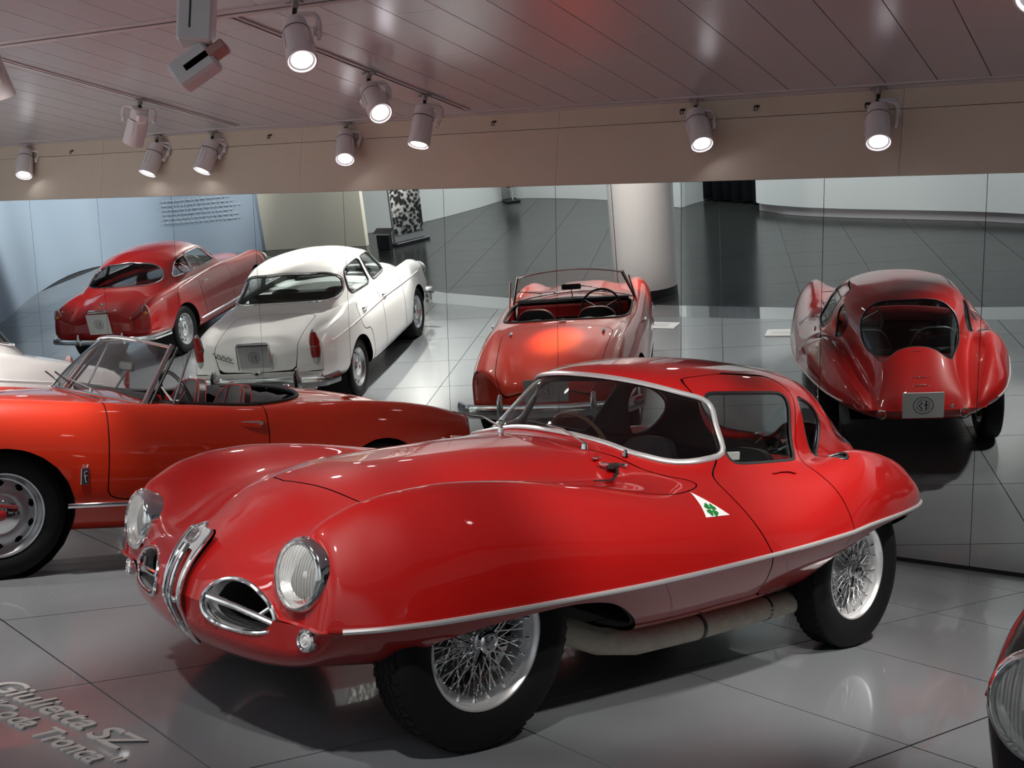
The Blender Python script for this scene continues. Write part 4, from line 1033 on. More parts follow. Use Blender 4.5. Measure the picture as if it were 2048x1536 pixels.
    c_in, S, cl_ = S.clip(sd_front(S, shield, .45, 1, False)); S = S.compact()
    body = S.build('body_shell', M_RED, car)
    for r_, x_ in ((0, 'nose_fold'), (-1, 'tail_fold')):
        up = sh.H[r_, :8*6+1]; b = MB(); k0 = 8 if r_ == 0 else 0
        for sg in (1, -1):
            b = MB(); b.tube([tuple(p*[1, sg, 1]-np.array([.004 if r_ == 0 else -.004, 0, 0])) for p in up][(23 if r_ == 0 else 0):], .0075, 6); b.build(x_, M_RED, body)
    hood.build('bonnet', M_RED, car)
    for sg, nm in ((1, 'door'), (-1, 'door')):
        d = halfsplit(door, sg).build('door', M_RED, car)
        cut = [l for l in swl if l[0][:, 1].mean()*sg > 0]
        trim(cut, .009, -.004, flat=.7).build('window_seal', M_RUBBER, d)
        halfsplit(sw_in.off(-.010), sg).build('door_window', M_GLASSD, d)
        p, n_ = full.side(-1.60, .80, sg)
        R = basis(n_); b = MB(); b.tube([Vector(p)+R @ Vector(q) for q in ((-.07*sg, .004, .0), (-.03*sg, .006, .012), (.03*sg, .006, .014), (.08*sg, .004, .008))], .006, 8, flat=.5); b.build('door_handle', M_RED, d)
        b = MB(); b.bbox((-1.40, .565*sg, .868), (.11, .012, .035), .003); b.build('window_catch', M_CREAMIN, d, False)
    g = ws_in.off(-.006).build('windscreen', M_GLASS, car)
    tr_ = trim(wsl, .013, .003, .025, .6); tr_.build('windscreen_frame', M_ALU, g)
    for sg in (1, -1):
        q = halfsplit(qw_in.off(-.008), sg).build('quarter_window', M_GLASSD, car)
        trim([l for l in qwl if l[0][:, 1].mean()*sg > 0], .006, -.004).build('window_seal', M_DARKM, q)
    q = rw_in.off(-.008).build('rear_window', M_GLASSD, car); trim(rwl, .005, -.003).build('window_seal', M_DARKM, q)
    # inner skin
    liner = offset_liner(full, .016); 
    for poly in (archF, archR): _, liner, _ = liner.clip(sd_side(liner, poly, .36))
    _, liner, _ = liner.clip(sd_front(liner, wsp, -1.335, 1, False)-.0); _, liner, _ = liner.clip(sd_side(liner, swp)); _, liner, _ = liner.clip(sd_side(liner, qwp, .28))
    sd = sdpoly(liner.V[:, [0, 1]], rwp); sd = np.where(liner.V[:, 2] < .75, np.maximum(sd, .05), sd); _, liner, _ = liner.clip(sd)
    _, liner, _ = liner.clip(sd_front(liner, gsh, .45)); _, liner, _ = liner.clip(sd_front(liner, shield, .40, 1, False))
    liner.build('inner_skin', M_DARK, car)
    # chrome strip along the waist
    row = sh.H[:, 8*6]; nr_ = sh.nrm[:, 8*6-1]
    for sg in (1, -1):
        sel = (row[:, 0] < .545) & (row[:, 0] > -3.03)
        P = row[sel]*[1, sg, 1]; N = np.array([(0.2*np.sign(0), sg*1., .15)]*len(P)); N = nr_[sel]*[1, sg, 1]
        trim([(P, N, False)], .0085, .002, .03, .8).build('side_strip', M_ALU, car)
    # headlamps, side lamps, tail lamps
    for sg in (1, -1):
        headlamp(car, (.575, .533*sg, .578), (1, .10*sg, .10), .107)
        R = basis((1, .25*sg, .05)); c = (.575, .585*sg, .400)
        fl = MB().lathe([(-.03, .030), (0, .034), (.012, .033), (.016, .028), (.012, .024)], 28, 'Y', c=c, R=R).build('side_lamp', M_CHROME, car)
        MB().lathe([(.010, .024), (.014, .018), (.010, .012), (.016, .008), (.017, 0)], 24, 'Y', c=c, R=R).build('lens', M_CLEAR, fl)
        c = (-3.205, .29*sg, .553); R = basis((-1, .18*sg, 0)); tl = MB().lathe([(-.03, .034), (.008, .036), (.014, .034), (.016, .029), (.010, .027)], 28, 'Y', c=c, R=R).build('tail_lamp', M_CHROME, car)
        MB().lathe([(.010, .027), (.020, .022), (.026, .012), (.028, 0)], 24, 'Y', c=c, R=R).build('lens', M_TAIL, tl)
    MB().lathe([(0, .006), (.02, .006), (.022, .014), (.034, .014), (.036, 0)], 14, 'Y', c=(-3.205, .205, .615), R=basis((-1, 0, 0))).build('tail_button', M_CHROME, car)
    plate(car, (-3.235, 0, .625), .29, .21, pi/2, math.radians(-8))
    # tail lid outline and script
    b = MB(); P = []; N = []
    for i in range(40):
        a = 2*pi*i/40; p, n_ = full.at(-2.93+.085*math.cos(a), .10*math.sin(a)); P.append((-2.93+.085*math.cos(a), .10*math.sin(a), p[2])); N.append(n_)
    # filler lid ring following the deck height (interpolated)
    zc = lambda x, y: float(np.interp(-x, [-k[0] for k in lines[0]['k']], [k[2] for k in lines[0]['k']]))-.05*(y/.14)**2*.3
    b.tube([(x, y, zc(x, y)+.001) for x, y, _ in P], .0018, 5, True); b.build('filler_lid_edge', M_DARKM, car)
    sc_ = MB()
    for k, (x, wd) in enumerate(((-3.045, .17), (-3.10, .13))):
        Q = [(x+.006*math.sin(i*1.9), -wd/2+wd*i/26, zc(x, 0)+.006-.012*abs(i/13-1)**2+.002*math.sin(i*2.3)) for i in range(27)]; sc_.tube(Q, .0028, 5)
    sc_.build('tail_script', M_CHROME, car)
    # shield grille
    shp = smoothpoly([(0, .648), (.03, .634), (.062, .628), (.066, .60), (.058, .52), (.052, .44), (.040, .36), (.020, .285), (0, .262), (-.020, .285), (-.040, .36), (-.052, .44), (-.058, .52), (-.066, .60), (-.062, .628), (-.03, .634)], 5)
    zs = [.262, .30, .36, .42, .48, .54, .60, .648]; xs = [.592, .632, .670, .698, .694, .672, .632, .585]
    X = lambda z: float(makima(zs, xs, [z])[0])
    def shpt(y, z, o=0.): return Vector((X(z)+.012-2.2*y*y+o, y, z))
    P = [shpt(p[0], p[1]) for p in shp]; b = MB(); b.tube(P, .0065, 8, True); sg_ = b.build('shield_grille', M_CHROME, car)
    # chrome face between outer edge and openings: upper plate and the slim border
    inner = [(p[0]*.60, .34+(p[1]-.34)*.80) for p in shp]
    V = []; F = []
    for i, p in enumerate(shp):
        q = inner[i]; V += [shpt(p[0], p[1], .002), shpt(q[0], q[1], -.001), shpt(q[0], q[1], -.03)]
    n_ = len(shp)
    for i in range(n_): j = (i+1) % n_; F += [(3*i, 3*j, 3*j+1, 3*i+1), (3*i+1, 3*j+1, 3*j+2, 3*i+2)]
    MB().add(V, F).build('shield_surround', M_ALU, sg_)
    for y in (-.016, .016):
        z0, z1 = (.585, .315)
        b = MB(); b.tube([shpt(y*(.6+.4*(1-abs(t-.4))), z0+(z1-z0)*t, .004) for t in np.linspace(0, 1, 14)], .0075, 8, flat=1.3); b.build('grille_bar', M_CHROME, sg_)
    b = MB(); b.tube([shpt(-.03, .42, -.004), shpt(.03, .42, -.004)], .008, 8); b.sphere(shpt(-.036, .42, .002), .010); b.sphere(shpt(.034, .42, .002), .010); b.build('cross_pin', M_CHROME, sg_)
    R = basis((.72, 0, .70)); b = MB(); b.lathe([(0, .027), (.006, .027), (.008, .022), (.009, 0)], 28, 'Y', c=shpt(0, .612, .006), R=R); bd_ = b.build('nose_badge', M_CHROME, sg_)
    b = MB(); badge(b, Vector(shpt(0, .612, .006))+R @ Vector((0, .0095, 0)), .025, R); b.build('emblem', M_INK, bd_, False)
    # side intakes
    for sg in (1, -1):
        G2 = resample(gsh*[sg, 1], 70, True); Pn = []
        for y, z in G2:
            d_ = (full.V[:, 1]-y)**2+(full.V[:, 2]-z)**2+np.where(full.V[:, 0] > .4, 0, 9); ii = np.argsort(d_)[:5]; ww = 1/(d_[ii]+1e-6); ww /= ww.sum(); x = (full.V[ii, 0]*ww).sum(); Pn.append((x, y, z))
        lp = [(np.array(Pn), np.tile([.95, .25*sg, 0.], (len(Pn), 1)), True)]
        it = trim(lp, .0075, .002, .012, smooth=6).build('side_intake', M_CHROME, car)
        P = resample(np.concatenate(lp[0][:2], 1), 40, True)[:, :3]; c = P.mean(0); V = []
        for p in P: V += [p, p+np.array([-.05, 0, 0])-(p-c)*.04]
        F = [(2*i, 2*((i+1) % 40), 2*((i+1) % 40)+1, 2*i+1) for i in range(40)]; MB().add(V, F).build('intake_lip', M_ALU, it)
        V = [p+np.array([-.05, 0, 0])-(p-c)*.04 for p in P]+[p+np.array([-.22, 0, 0]) for p in P]; F = [(i, (i+1) % 40, 40+(i+1) % 40, 40+i) for i in range(40)]+[tuple(range(40, 80))]
        MB().add(V, F).build('intake_duct', M_DARK, it)
        b = MB(); b.tube([(.672, .175*sg, .455), (.645, .30*sg, .446), (.602, .445*sg, .422)], .0115, 10, flat=1.); b.build('intake_bar', M_CHROME, it)
        b = MB(); b.tube([(.620, .385*sg, .433), (.595, .425*sg, .468)], .0075, 8); b.build('strut', M_CHROME, it)
    P = [(.55, 0, .45)]
    # wipers, bonnet catches
    for y0, rot in ((.30, 1), (-.18, 1)):
        p = Vector((-.80, y0+.02, .885 if y0 > 0 else .905)); wp_ = MB(); wp_.lathe([(0, .014), (.02, .012), (.026, .006), (.03, 0)], 12, 'Z', c=p)
        a = p+Vector((0, 0, .022)); e = Vector((-.885 if y0 > 0 else -.875, y0-.28, .953)); wp_.tube([a, (a+e)/2+Vector((.012, 0, .018)), e], [.005, .004, .003], 6); w_ = wp_.build('wiper', M_CHROME, car)
        b = MB(); c_ = e; dv = Vector((-.02, -.13, .004)); dv2 = Vector((-.05, .17, -.012)); b.tube([c_+dv, c_, c_+dv2], [.004, .007, .004], 6, flat=.6); b.build('blade', M_RUBBER, w_)
    for (x, y, z) in ((-.90, .44, .868),):
        MB().lathe([(0, .014), (.012, .014), (.014, .008), (.022, .008), (.026, 0)], 14, 'Z', c=(x, y, z)).build('washer_nozzle', M_CHROME, car)
    for sg in (1, -1):
        x, y = -.785, .405*sg; z = .857; b = MB(); Rz = Matrix.Rotation(.5*sg, 3, 'Z'); b.bbox((x, y, z+.006), (.08, .022, .008), .002, Rz); h1 = b.build('bonnet_catch', M_CHROME, car)
        b = MB(); b.bbox((-.80, .475*sg, .838), (.10, .032, .018), .004, Rz); b.tube([(-.80, .49*sg, .838), (-.76, .53*sg, .818), (-.70, .56*sg, .80), (-.60, .565*sg, .802)], [.006, .006, .006, .004], 6, flat=.6); b.build('leather_strap', M_RUBBER, h1)
        b = MB(); b.bbox((-.755, .47*sg, .846), (.02, .04, .014), .003, Rz); b.bbox((-.845, .475*sg, .842), (.012, .05, .012), .002, Rz); b.build('buckle', M_CHROME, h1)
    # clover triangle on each fender
    for sg in (1, -1):
        T = [(-.985, .758), (-1.090, .683), (-.948, .682)]
        cen = np.mean(T, 0)
        def onside(x, z):
            p, n_ = full.side(x, z, sg); return Vector(p), Vector(n_)
        pc, nc = onside(*cen); R = basis(nc); ax = R @ Vector((1, 0, 0)); az = R @ Vector((0, 0, 1))
        def loc(x, z, o): # intersect plan: subdivided patch follows the fender
            p, n_ = onside(x, z); q = Vector((x, p.y, z)); q += Vector(n_)*0; 
            k = (Vector(p)-q).dot(Vector(n_))/max(.2, abs(n_[1]))*(1 if sg > 0 else -1); q.y += k; return q+Vector(n_)*o
        n_ = 10; V = []; F = []; idx = {}
        for i in range(n_+1):
            for j in range(n_+1-i):
                a, b2 = i/n_, j/n_; x = T[0][0]*(1-a-b2)+T[1][0]*a+T[2][0]*b2; z = T[0][1]*(1-a-b2)+T[1][1]*a+T[2][1]*b2; idx[i, j] = len(V); V.append(loc(x, z, .0025))
        for i in range(n_):
            for j in range(n_-i):
                F.append((idx[i, j], idx[i+1, j], idx[i, j+1]))
                if i+j < n_-1: F.append((idx[i+1, j], idx[i+1, j+1], idx[i, j+1]))
        tri = MB().add(V, F).build('clover_triangle', M_PLATE, car)
        b = MB(); cx, cz = -1.005, .703
        for k in range(4):
            a0 = pi/4+k*pi/2+.2; hv = [(0, .006), (.022, .020), (.034, .018), (.036, .006), (.031, 0), (.036, -.006), (.034, -.018), (.022, -.020), (0, -.006)]
            hv = [(.004+h[0]*.62, h[1]*.66) for h in hv]; ca, sa = math.cos(a0), math.sin(a0)
            Vv = [loc(cx+(h[0]*ca-h[1]*sa)*1.15, cz+(h[0]*sa+h[1]*ca)*.8, .0040) for h in hv]; b.add(Vv, [tuple(range(len(Vv)))])
        b.build('clover', M_GREEN, tri, False)
    # exhaust, floor pan, wheels
    b = MB(); b.tube([(-.40, .42, .30), (-.56, .50, .255), (-.70, .53, .205), (-.90, .54, .178), (-1.25, .54, .182), (-1.7, .545, .205), (-2.10, .55, .222)], [.05]*7, 16); ex = b.build('exhaust_pipe', M_WRAP, car)
    b = MB()
    for x, z in ((-1.27, .183), (-1.72, .206)): b.lathe([(-.008, .050), (-.008, .054), (.008, .054), (.008, .050)], 20, 'X', c=(x, .541, z))
    b.build('pipe_clamp', M_DARKM, ex)
    MB().lathe([(.06, 0), (.06, .085), (.0, .09), (-.24, .09), (-.26, 0)], 24, 'X', c=(-2.02, .44, .25)).build('silencer', M_WRAP, ex)
    MB().bbox((-1.1, 0, .235), (2.6, .90, .03), .01).build('floor_pan', M_DARK, car)
    wb = MB()
    for x in (0, -2.22):
        wb.lathe([(-.56, .04), (.56, .04)], 12, 'Y', c=(x, 0, .345)); 
    wb.build('axle', M_DARKM, car)
    for x, sg, st_ in ((0, 1, -.03), (-2.22, 1, 0), (0, -1, -.03), (-2.22, -1, 0)):
        wire_wheel(car, (x, (.648 if x == 0 else .628)*sg, .345), sg, st_, full=(sg > 0))
    # cabin: tub, dash, seats, wheel (right-hand drive)
    tub = MB()
    tub.bbox((-1.55, 0, .30), (1.1, 1.15, .05), .02); tub.bbox((-2.15, 0, .52), (.06, 1.05, .45), .02)
    t_ = tub.build('cabin_tub', M_DARK, car)
    MB().add([(-2.12, -.50, .70), (-2.12, .50, .70), (-2.80, .28, .76), (-2.80, -.28, .76)], [(0, 1, 2, 3)]).build('parcel_shelf', M_REDIN, car, False)
    b = MB(); b.tube([(-1.13, y, .79-.05*(y/.5)**2) for y in np.linspace(-.53, .53, 12)], .055, 10, flat=1.2, up=(0, 0, 1)); b.build('dashboard', M_REDIN, car)
    steering_wheel(car, (-1.42, -.29, .80), (-1, 0, .45), .19, M_WOOD, None, 3, .010)
    bucket_seat(car, -1.72, .28, .34, .44, .46, M_SEAT); bucket_seat(car, -1.72, -.28, .34, .44, .46, M_SEAT)
    for sg in (1, -1):
        MB().bbox((-1.62, .60*sg, .62), (.54, .02, .36), .01).build('door_card', M_REDIN, car)
    # added crumpled sheet imitating the bright wrinkled view through the rear window
    b = MB(); rr_ = random.Random(5); V = []
    for i in range(9):
        for j in range(9): V.append((-2.16-.02*i+.03*rr_.random(), .05+.035*j+.02*rr_.random(), .80+.012*i+.05*rr_.random()))
    b.add(V, [(i*9+j, i*9+j+1, (i+1)*9+j+1, (i+1)*9+j) for i in range(8) for j in range(8)]); b.build('window_glint_sheet', M_GLASSD, car, auto=10)
    return car
CAR1 = build_disc_coupe()

# ================================================================== helpers shared by the three touring cars
def arch_poly(cx, cz, r, low=.1, wide=1.0):
    P = [(cx+r*wide, low)]
    for i in range(13):
        a = pi*i/12; P.append((cx+r*wide*math.cos(a), cz+r*math.sin(a)))
    P.append((cx-r*wide, low)); return np.array(P)
def wheel_wells(car, S_full, xs, r=.36):
    for x in xs:
        for sg in (1, -1):
            MB().lathe([(.30, 0), (.30, r), (.70, r)], 24, 'Y', c=(x, 0, .33), R=Matrix.Rotation(0 if sg > 0 else pi, 3, 'Z')).build('wheel_well', M_DARK, car)
def shut_line(S, pts2, side, w_=.004):
    """thin dark joint following the side through (x,z) points"""
    P = []; N = []
    for x, z in pts2:
        p, n_ = S.side(x, z, side); q = np.array([x, p[1], z]); k = np.dot(p-q, n_)/max(.25, abs(n_[1]))*side; q[1] += k; P.append(q); N.append(n_)
    return np.array(P), np.array(N)
def sideband(S, x0, x1, zf, sg, n=40):
    X_ = np.linspace(x0, x1, n); return shut_line(S, [(x, zf(x)) for x in X_], sg)

# ================================================================== open red roadster
def build_roadster():
    car = empty('roadster', (-2.899, 5.917, 0), math.radians(220.6))
    tag(car, 'open orange-red two-seat roadster with black seats and a bare windscreen', 'car')
    L = [
     Ln([(.74, 0, .60), (.6, 0, .745), (.3, 0, .825), (-.1, 0, .865), (-.5, 0, .885), (-.78, 0, .893), (-1.2, 0, .90), (-1.75, 0, .925), (-2.0, 0, .920), (-2.3, 0, .893), (-2.6, 0, .835), (-2.8, 0, .765), (-2.95, 0, .67), (-3.0, 0, .60)], .80, -3.02),
     Ln([(.72, .22, .60), (.6, .22, .73), (.3, .24, .81), (-.1, .25, .85), (-.5, .27, .872), (-.78, .28, .880), (-1.75, .28, .917), (-2.0, .28, .912), (-2.3, .27, .885), (-2.6, .26, .828), (-2.8, .25, .758), (-2.95, .24, .665)], .79, -3.015),
     Ln([(.68, .40, .60), (.55, .40, .71), (.3, .40, .775), (-.1, .42, .82), (-.5, .46, .85), (-.78, .50, .865), (-1.75, .46, .902), (-2.0, .44, .893), (-2.3, .42, .863), (-2.6, .40, .805), (-2.8, .39, .74), (-2.95, .37, .655)], .75, -3.0),
     Ln([(.62, .52, .68), (.5, .52, .77), (.3, .52, .825), (0, .54, .852), (-.4, .58, .855), (-.78, .61, .858), (-1.3, .615, .850), (-1.7, .585, .880), (-2.0, .56, .880), (-2.3, .54, .870), (-2.6, .53, .845), (-2.8, .52, .812), (-2.93, .51, .785)], .70, -2.975, lr=.055),
     Ln([(.60, .60, .69), (.45, .605, .795), (.2, .61, .850), (-.05, .62, .870), (-.4, .645, .862), (-.8, .675, .850), (-1.35, .675, .842), (-1.7, .655, .862), (-2.0, .635, .882), (-2.3, .62, .880), (-2.6, .605, .856), (-2.8, .595, .822), (-2.92, .585, .795)], .66, -2.955, lr=.055),
     Ln([(.60, .67, .62), (.4, .685, .74), (.1, .70, .79), (-.4, .715, .80), (-.9, .725, .795), (-1.5, .72, .79), (-2.0, .705, .81), (-2.4, .685, .80), (-2.7, .665, .775), (-2.9, .645, .745)], .64, -2.94, lr=.05),
     Ln([(.60, .70, .50), (.3, .735, .58), (-.2, .762, .62), (-.9, .775, .62), (-1.6, .772, .62), (-2.1, .758, .63), (-2.6, .715, .62), (-2.9, .665, .57)], .62, -2.94),
     Ln([(.60, .69, .42), (.3, .73, .42), (-.2, .765, .44), (-.9, .785, .45), (-1.6, .782, .45), (-2.2, .76, .46), (-2.7, .70, .46), (-2.9, .66, .46)], .63, -2.95),
     Ln([(.58, .62, .34), (.3, .70, .32), (-.3, .755, .325), (-.9, .765, .33), (-1.6, .762, .33), (-2.1, .74, .35), (-2.7, .66, .39), (-2.9, .62, .41)], .66, -2.96),
     Ln([(.55, .50, .28), (.2, .62, .25), (-.4, .70, .235), (-1.6, .70, .235), (-2.1, .66, .27), (-2.7, .56, .33), (-2.9, .5, .37)], .70, -2.99),
     Ln([(.55, .25, .24), (0, .35, .21), (-1.7, .35, .21), (-2.5, .3, .29), (-2.9, .25, .35)], .78, -3.01),
     Ln([(.6, 0, .24), (0, 0, .21), (-1.7, 0, .21), (-2.5, 0, .29), (-2.9, 0, .35)], .80, -3.02)]
    sh = Shell(L, N=120, m=5, lf=.10, lr=.10, zf=.50, zr=.50, nf=2.2, nr=2.6); S = full = sh.S
    aF = arch_poly(0, .30, .345, .05, 1.0); aR = arch_poly(-2.2, .30, .37, .05, .98)
    for a in (aF, aR): _, S, _ = S.clip(sd_side(S, a, .45)); S = S.compact()
    cock = smoothpoly([(-.78, 0), (-.775, .3), (-.79, .50), (-.86, .595), (-1.1, .620), (-1.4, .612), (-1.60, .575), (-1.72, .48), (-1.79, .30), (-1.81, 0), (-1.79, -.3), (-1.72, -.48), (-1.60, -.575), (-1.4, -.612), (-1.1, -.62), (-.86, -.595), (-.79, -.5), (-.775, -.3)], 6)
    sd = sdpoly(S.V[:, [0, 1]], cock); sd = np.where(S.V[:, 2] < .6, np.maximum(sd, .05), sd); _, S, ckl = S.clip(sd); S = S.compact()
    dp = roundpoly([(-.495, 1.0), (-.495, .40, .03), (-.56, .375, .03), (-1.30, .375, .05), (-1.375, .45, .05), (-1.40, .62, .08), (-1.40, 1.0)], .05)
    dp[:, 1] = np.minimum(dp[:, 1], 1.0)
    door, S = panel(S, lambda q: np.where((np.abs(q.V[:, 1]) < .60), np.maximum(sd_side(q, dp, .5), .05), sd_side(q, dp, .5)), .006)
    tp = roundpoly([(-1.99, 0, .0), (-2.0, .45, .05), (-2.10, .515, .05), (-2.9, .455, .06), (-2.995, .40, .04), (-2.995, 0, 0)], .05)
    tp2 = np.concatenate([tp, (tp*[1, -1])[::-1]])
    trunk, S = panel(S, lambda q: np.maximum(sd_plan(q, tp2, .50), .0+(.53-q.V[:, 2])), .006)
    S.build('body_shell', M_RED2, car)
    trunk.build('boot_lid', M_RED2, car)
    for sg in (1, -1):
        d = halfsplit(door, sg).build('door', M_RED2, car); p, n_ = full.side(-1.355, .755, sg); door_handle(d, p, n_, (1, 0, .02))
        P, N = sideband(full, -.30, -1.83, lambda x: .352, sg); trim([(P, N, False)], .013, .004, .04, .6).build('sill_strip', M_CHROME, car)
    lin = offset_liner(full, .016)
    for a in (aF, aR): _, lin, _ = lin.clip(sd_side(lin, a, .45))
    sd = sdpoly(lin.V[:, [0, 1]], cock); sd = np.where(lin.V[:, 2] < .6, np.maximum(sd, .05), sd); _, lin, _ = lin.clip(sd); lin.build('inner_skin', M_DARK, car)
    wheel_wells(car, full, (0, -2.2))
    # cockpit edge, tub, dash
    trim(ckl, .012, .002, .03).build('cockpit_moulding', M_RUBBER, car)
    MB().bbox((-1.30, 0, .26), (1.05, 1.25, .05), .02).build('cockpit_floor', M_DARK, car)
    MB().bbox((-1.78, 0, .55), (.05, 1.05, .62), .02).build('rear_bulkhead', M_SEAT, car)
    for sg in (1, -1): MB().bbox((-1.16, .625*sg, .58), (.78, .03, .50), .012).build('door_card', M_REDIN, car)
    b = MB(); V = []
    for i in range(13):
        for j in range(7):
            y = -.5+1.0*i/12; t = j/6; V.append((-1.60-.19*t+.04*abs(y), y, .80+.10*math.sin(pi*(.15+.85*t))+.008*math.sin(i*2.1+j)))
    b.add(V, [(i*7+j, (i+1)*7+j, (i+1)*7+j+1, i*7+j+1) for i in range(12) for j in range(6)]); b.build('folded_hood', M_SEAT, car, auto=60)
    bucket_seat(car, -1.27, .30, .33, .48, .56, M_SEAT, M_PIPING, .16); bucket_seat(car, -1.27, -.30, .33, .48, .56, M_SEAT, M_PIPING, .16)
    b = MB(); b.bbox((-.83, 0, .775), (.05, 1.16, .15), .02); da = b.build('dashboard', M_REDIN, car)
    MB().tube([(-.80, y, .875) for y in np.linspace(-.57, .57, 9)], .035, 8, flat=.8).build('dash_pad', M_SEAT, car)
    MB().box((-.857, -.2, .72), (.004, .55, .006)).build('dash_trim', M_CHROME, da)
    for y, r in ((.31, .052), (.20, .040), (.42, .040)):
        MB().lathe([(0, r), (.012, r), (.014, r*.88), (.008, r*.86), (.008, 0)], 24, 'Y', c=(-.85, y, .80), R=basis((-1, 0, .15))).build('gauge', M_DARKM, da)
    steering_wheel(car, (-1.06, .31, .83), (-1, 0, .42), .20, M_RUBBER, M_CREAMIN, 3, .011, a0=.5)
    MB().bbox((-.87, 0, 1.03), (.02, .20, .055), .01).build('rear_view_mirror', M_RUBBER, car); MB().tube([(-.87, 0, 1.0), (-.80, 0, .88)], .006, 6).build('mirror_stalk', M_CHROME, car)
    # windscreen: frame, glass, quarter struts
    base = lambda t: Vector((-.50-.20*abs(t)**2.2, .625*t, .895-.035*t*t)); top = lambda t: Vector((-.80-.10*abs(t)**2.4, .530*t, 1.195-.037*t*t))
    n_ = 28; V = []; F = []
    for i in range(n_+1):
        t = -1+2*i/n_
        for j in range(7): V.append(base(t).lerp(top(t), j/6)+Vector((.03*math.sin(pi*j/6)*.6, 0, 0)))
    F = [(i*7+j, (i+1)*7+j, (i+1)*7+j+1, i*7+j+1) for i in range(n_) for j in range(6)]
    gl_ = MB().add(V, F).build('windscreen', M_GLASS, car, auto=0)
    MB().tube([top(-1+2*i/n_) for i in range(n_+1)], .012, 8, flat=.8).build('top_rail', M_CHROME, gl_)
    MB().tube([base(-1+2*i/n_) for i in range(n_+1)], .012, 8, flat=.7).build('bottom_rail', M_CHROME, gl_)
    for sg in (1, -1):
        MB().tube([base(sg)+Vector((-.01, .012*sg, -.03)), top(sg)+Vector((-.004, .004*sg, .012))], [.015, .012], 10, flat=1.2).build('windscreen_post', M_CHROME, gl_)
        MB().tube([base(sg)+Vector((-.05, .01*sg, -.02)), top(sg)+Vector((-.04, .0, 0))], .008, 8).build('post_seal', M_RUBBER, gl_)
        MB().tube([(-.87, .655*sg, .845), (-.98, .60*sg, 1.14)], .009, 8, flat=.7).build('vent_strut', M_CHROME, car)
    for y0 in (.30, -.22):
        b = MB(); p = Vector((-.56, y0, .895)); b.lathe([(0, .012), (.02, .010), (.025, 0)], 10, 'Z', c=p); e = base((y0-.27)/.64)+Vector((.0, 0, .07)); b.tube([p+Vector((0, 0, .02)), e], .004, 6); w_ = b.build('wiper', M_CHROME, car)
        MB().tube([e+Vector((-.01, -.16, .015)), e+Vector((.01, .14, -.03))], .005, 6).build('blade', M_RUBBER, w_)
    # tail: lamps, bumper, overriders, handles, plate
    for sg in (1, -1):
        n0 = Vector((-1, .35*sg, 0)).normalized(); b = MB(); b.sphere((0, 0, 0), .5, 16, (.07, .075, .21)); t_ = b.build('tail_lamp', M_TAIL, car); t_.location = (-2.905, .60*sg, .685)
        b = MB(); P = [(-.012+0, .042*math.cos(a), .108*math.sin(a)) for a in np.linspace(0, 2*pi, 25)[:-1]]; b.tube([Vector(p) for p in P], .005, 6, True); b.build('lamp_rim', M_CHROME, t_)
        b = MB(); b.tube([(-3.075, .40*sg, .40), (-3.10, .40*sg, .47), (-3.085, .40*sg, .56), (-3.04, .40*sg, .60)], [.022, .030, .030, .022], 12); b.build('overrider', M_CHROME, car)
        p, n1 = full.at(-2.10, .43*sg); b = MB(); b.sphere((0, 0, 0), .5, 12, (.12, .03, .02)); h = b.build('boot_hinge', M_CHROME, car); h.location = (-2.12, .43*sg, .895)
    b = MB(); Y_ = np.linspace(-.80, .80, 33); P = []
    for y in Y_:
        a = abs(y)/.80; P.append((-3.10+.09*a**2+.45*max(0, a-.86)**1.0*1.6, y*(1 if a < .9 else .985), .465))
    b.tube(P, [.062]*33, 12, flat=.5, up=(1, 0, 0)); bp = b.build('rear_bumper', M_CHROME, car)
    plate(car, (-3.045, 0, .63), .38, .20, pi/2, 0, M_PLATEG)
    MB().bbox((-1.90, .03, .935), (.03, .07, .015), .004).build('hood_catch', M_CHROME, car)
    # side badge on the front wing: dark f under a little crown, and script
    for sg in (1,):
        P, N = shut_line(full, [(-.375, .50)], sg); R = basis(N[0]); p = Vector(P[0])
        bd_ = MB().bbox(p+R @ Vector((0, .004, 0)), (.040, .006, .085), .003, R).build('wing_badge', M_CHROME, car, False)
        b = MB(); b.box(p+R @ Vector((0, .0075, 0)), (.032, .002, .077), R); b.build('badge_field', M_INK, bd_, False)
        b = MB(); b.tube([p+R @ Vector(q) for q in ((-.008, .009, .024), (-.002, .009, .030), (.004, .009, .022), (.001, .009, 0), (-.002, .009, -.024), (-.008, .009, -.030))], .0026, 6); b.tube([p+R @ Vector(q) for q in ((-.010, .009, .004), (.010, .009, .004))], .0022, 6)
        for k in (-1, 0, 1): b.tube([p+R @ Vector((k*.008, .004, .045)), p+R @ Vector((k*.013, .004, .060))], .003, 5)
        b.build('badge_letter', M_CHROME, bd_)
    # front fittings (nose points out of the picture)
    for sg in (1, -1): headlamp(car, (.66, .56*sg, .63), (1, .05*sg, .05), .095)
    b = MB(); b.tube([(.80-.10*(y/.7)**2, y, .40) for y in np.linspace(-.72, .72, 21)], .045, 10, flat=.5, up=(1, 0, 0)); b.build('front_bumper', M_CHROME, car)
    b = MB(); b.tube([(.80, 0, .66), (.83, .07, .60), (.81, 0, .36), (.83, -.07, .60)], .010, 8, True); b.build('nose_grille', M_CHROME, car)
    for x, sg in ((0, 1), (-2.2, 1), (0, -1), (-2.2, -1)): disc_wheel(car, (x, .652*sg, .315), sg, .315, .205, .155)
    MB().bbox((-1.1, 0, .22), (2.7, 1.0, .04), .01).build('floor_pan', M_DARK, car)
    b = MB(); b.tube([(-.9, .35, .19), (-2.0, .37, .20), (-3.0, .38, .25)], .025, 8); b.build('exhaust_pipe', M_DARKM, car)
    return car
CAR2 = build_roadster()

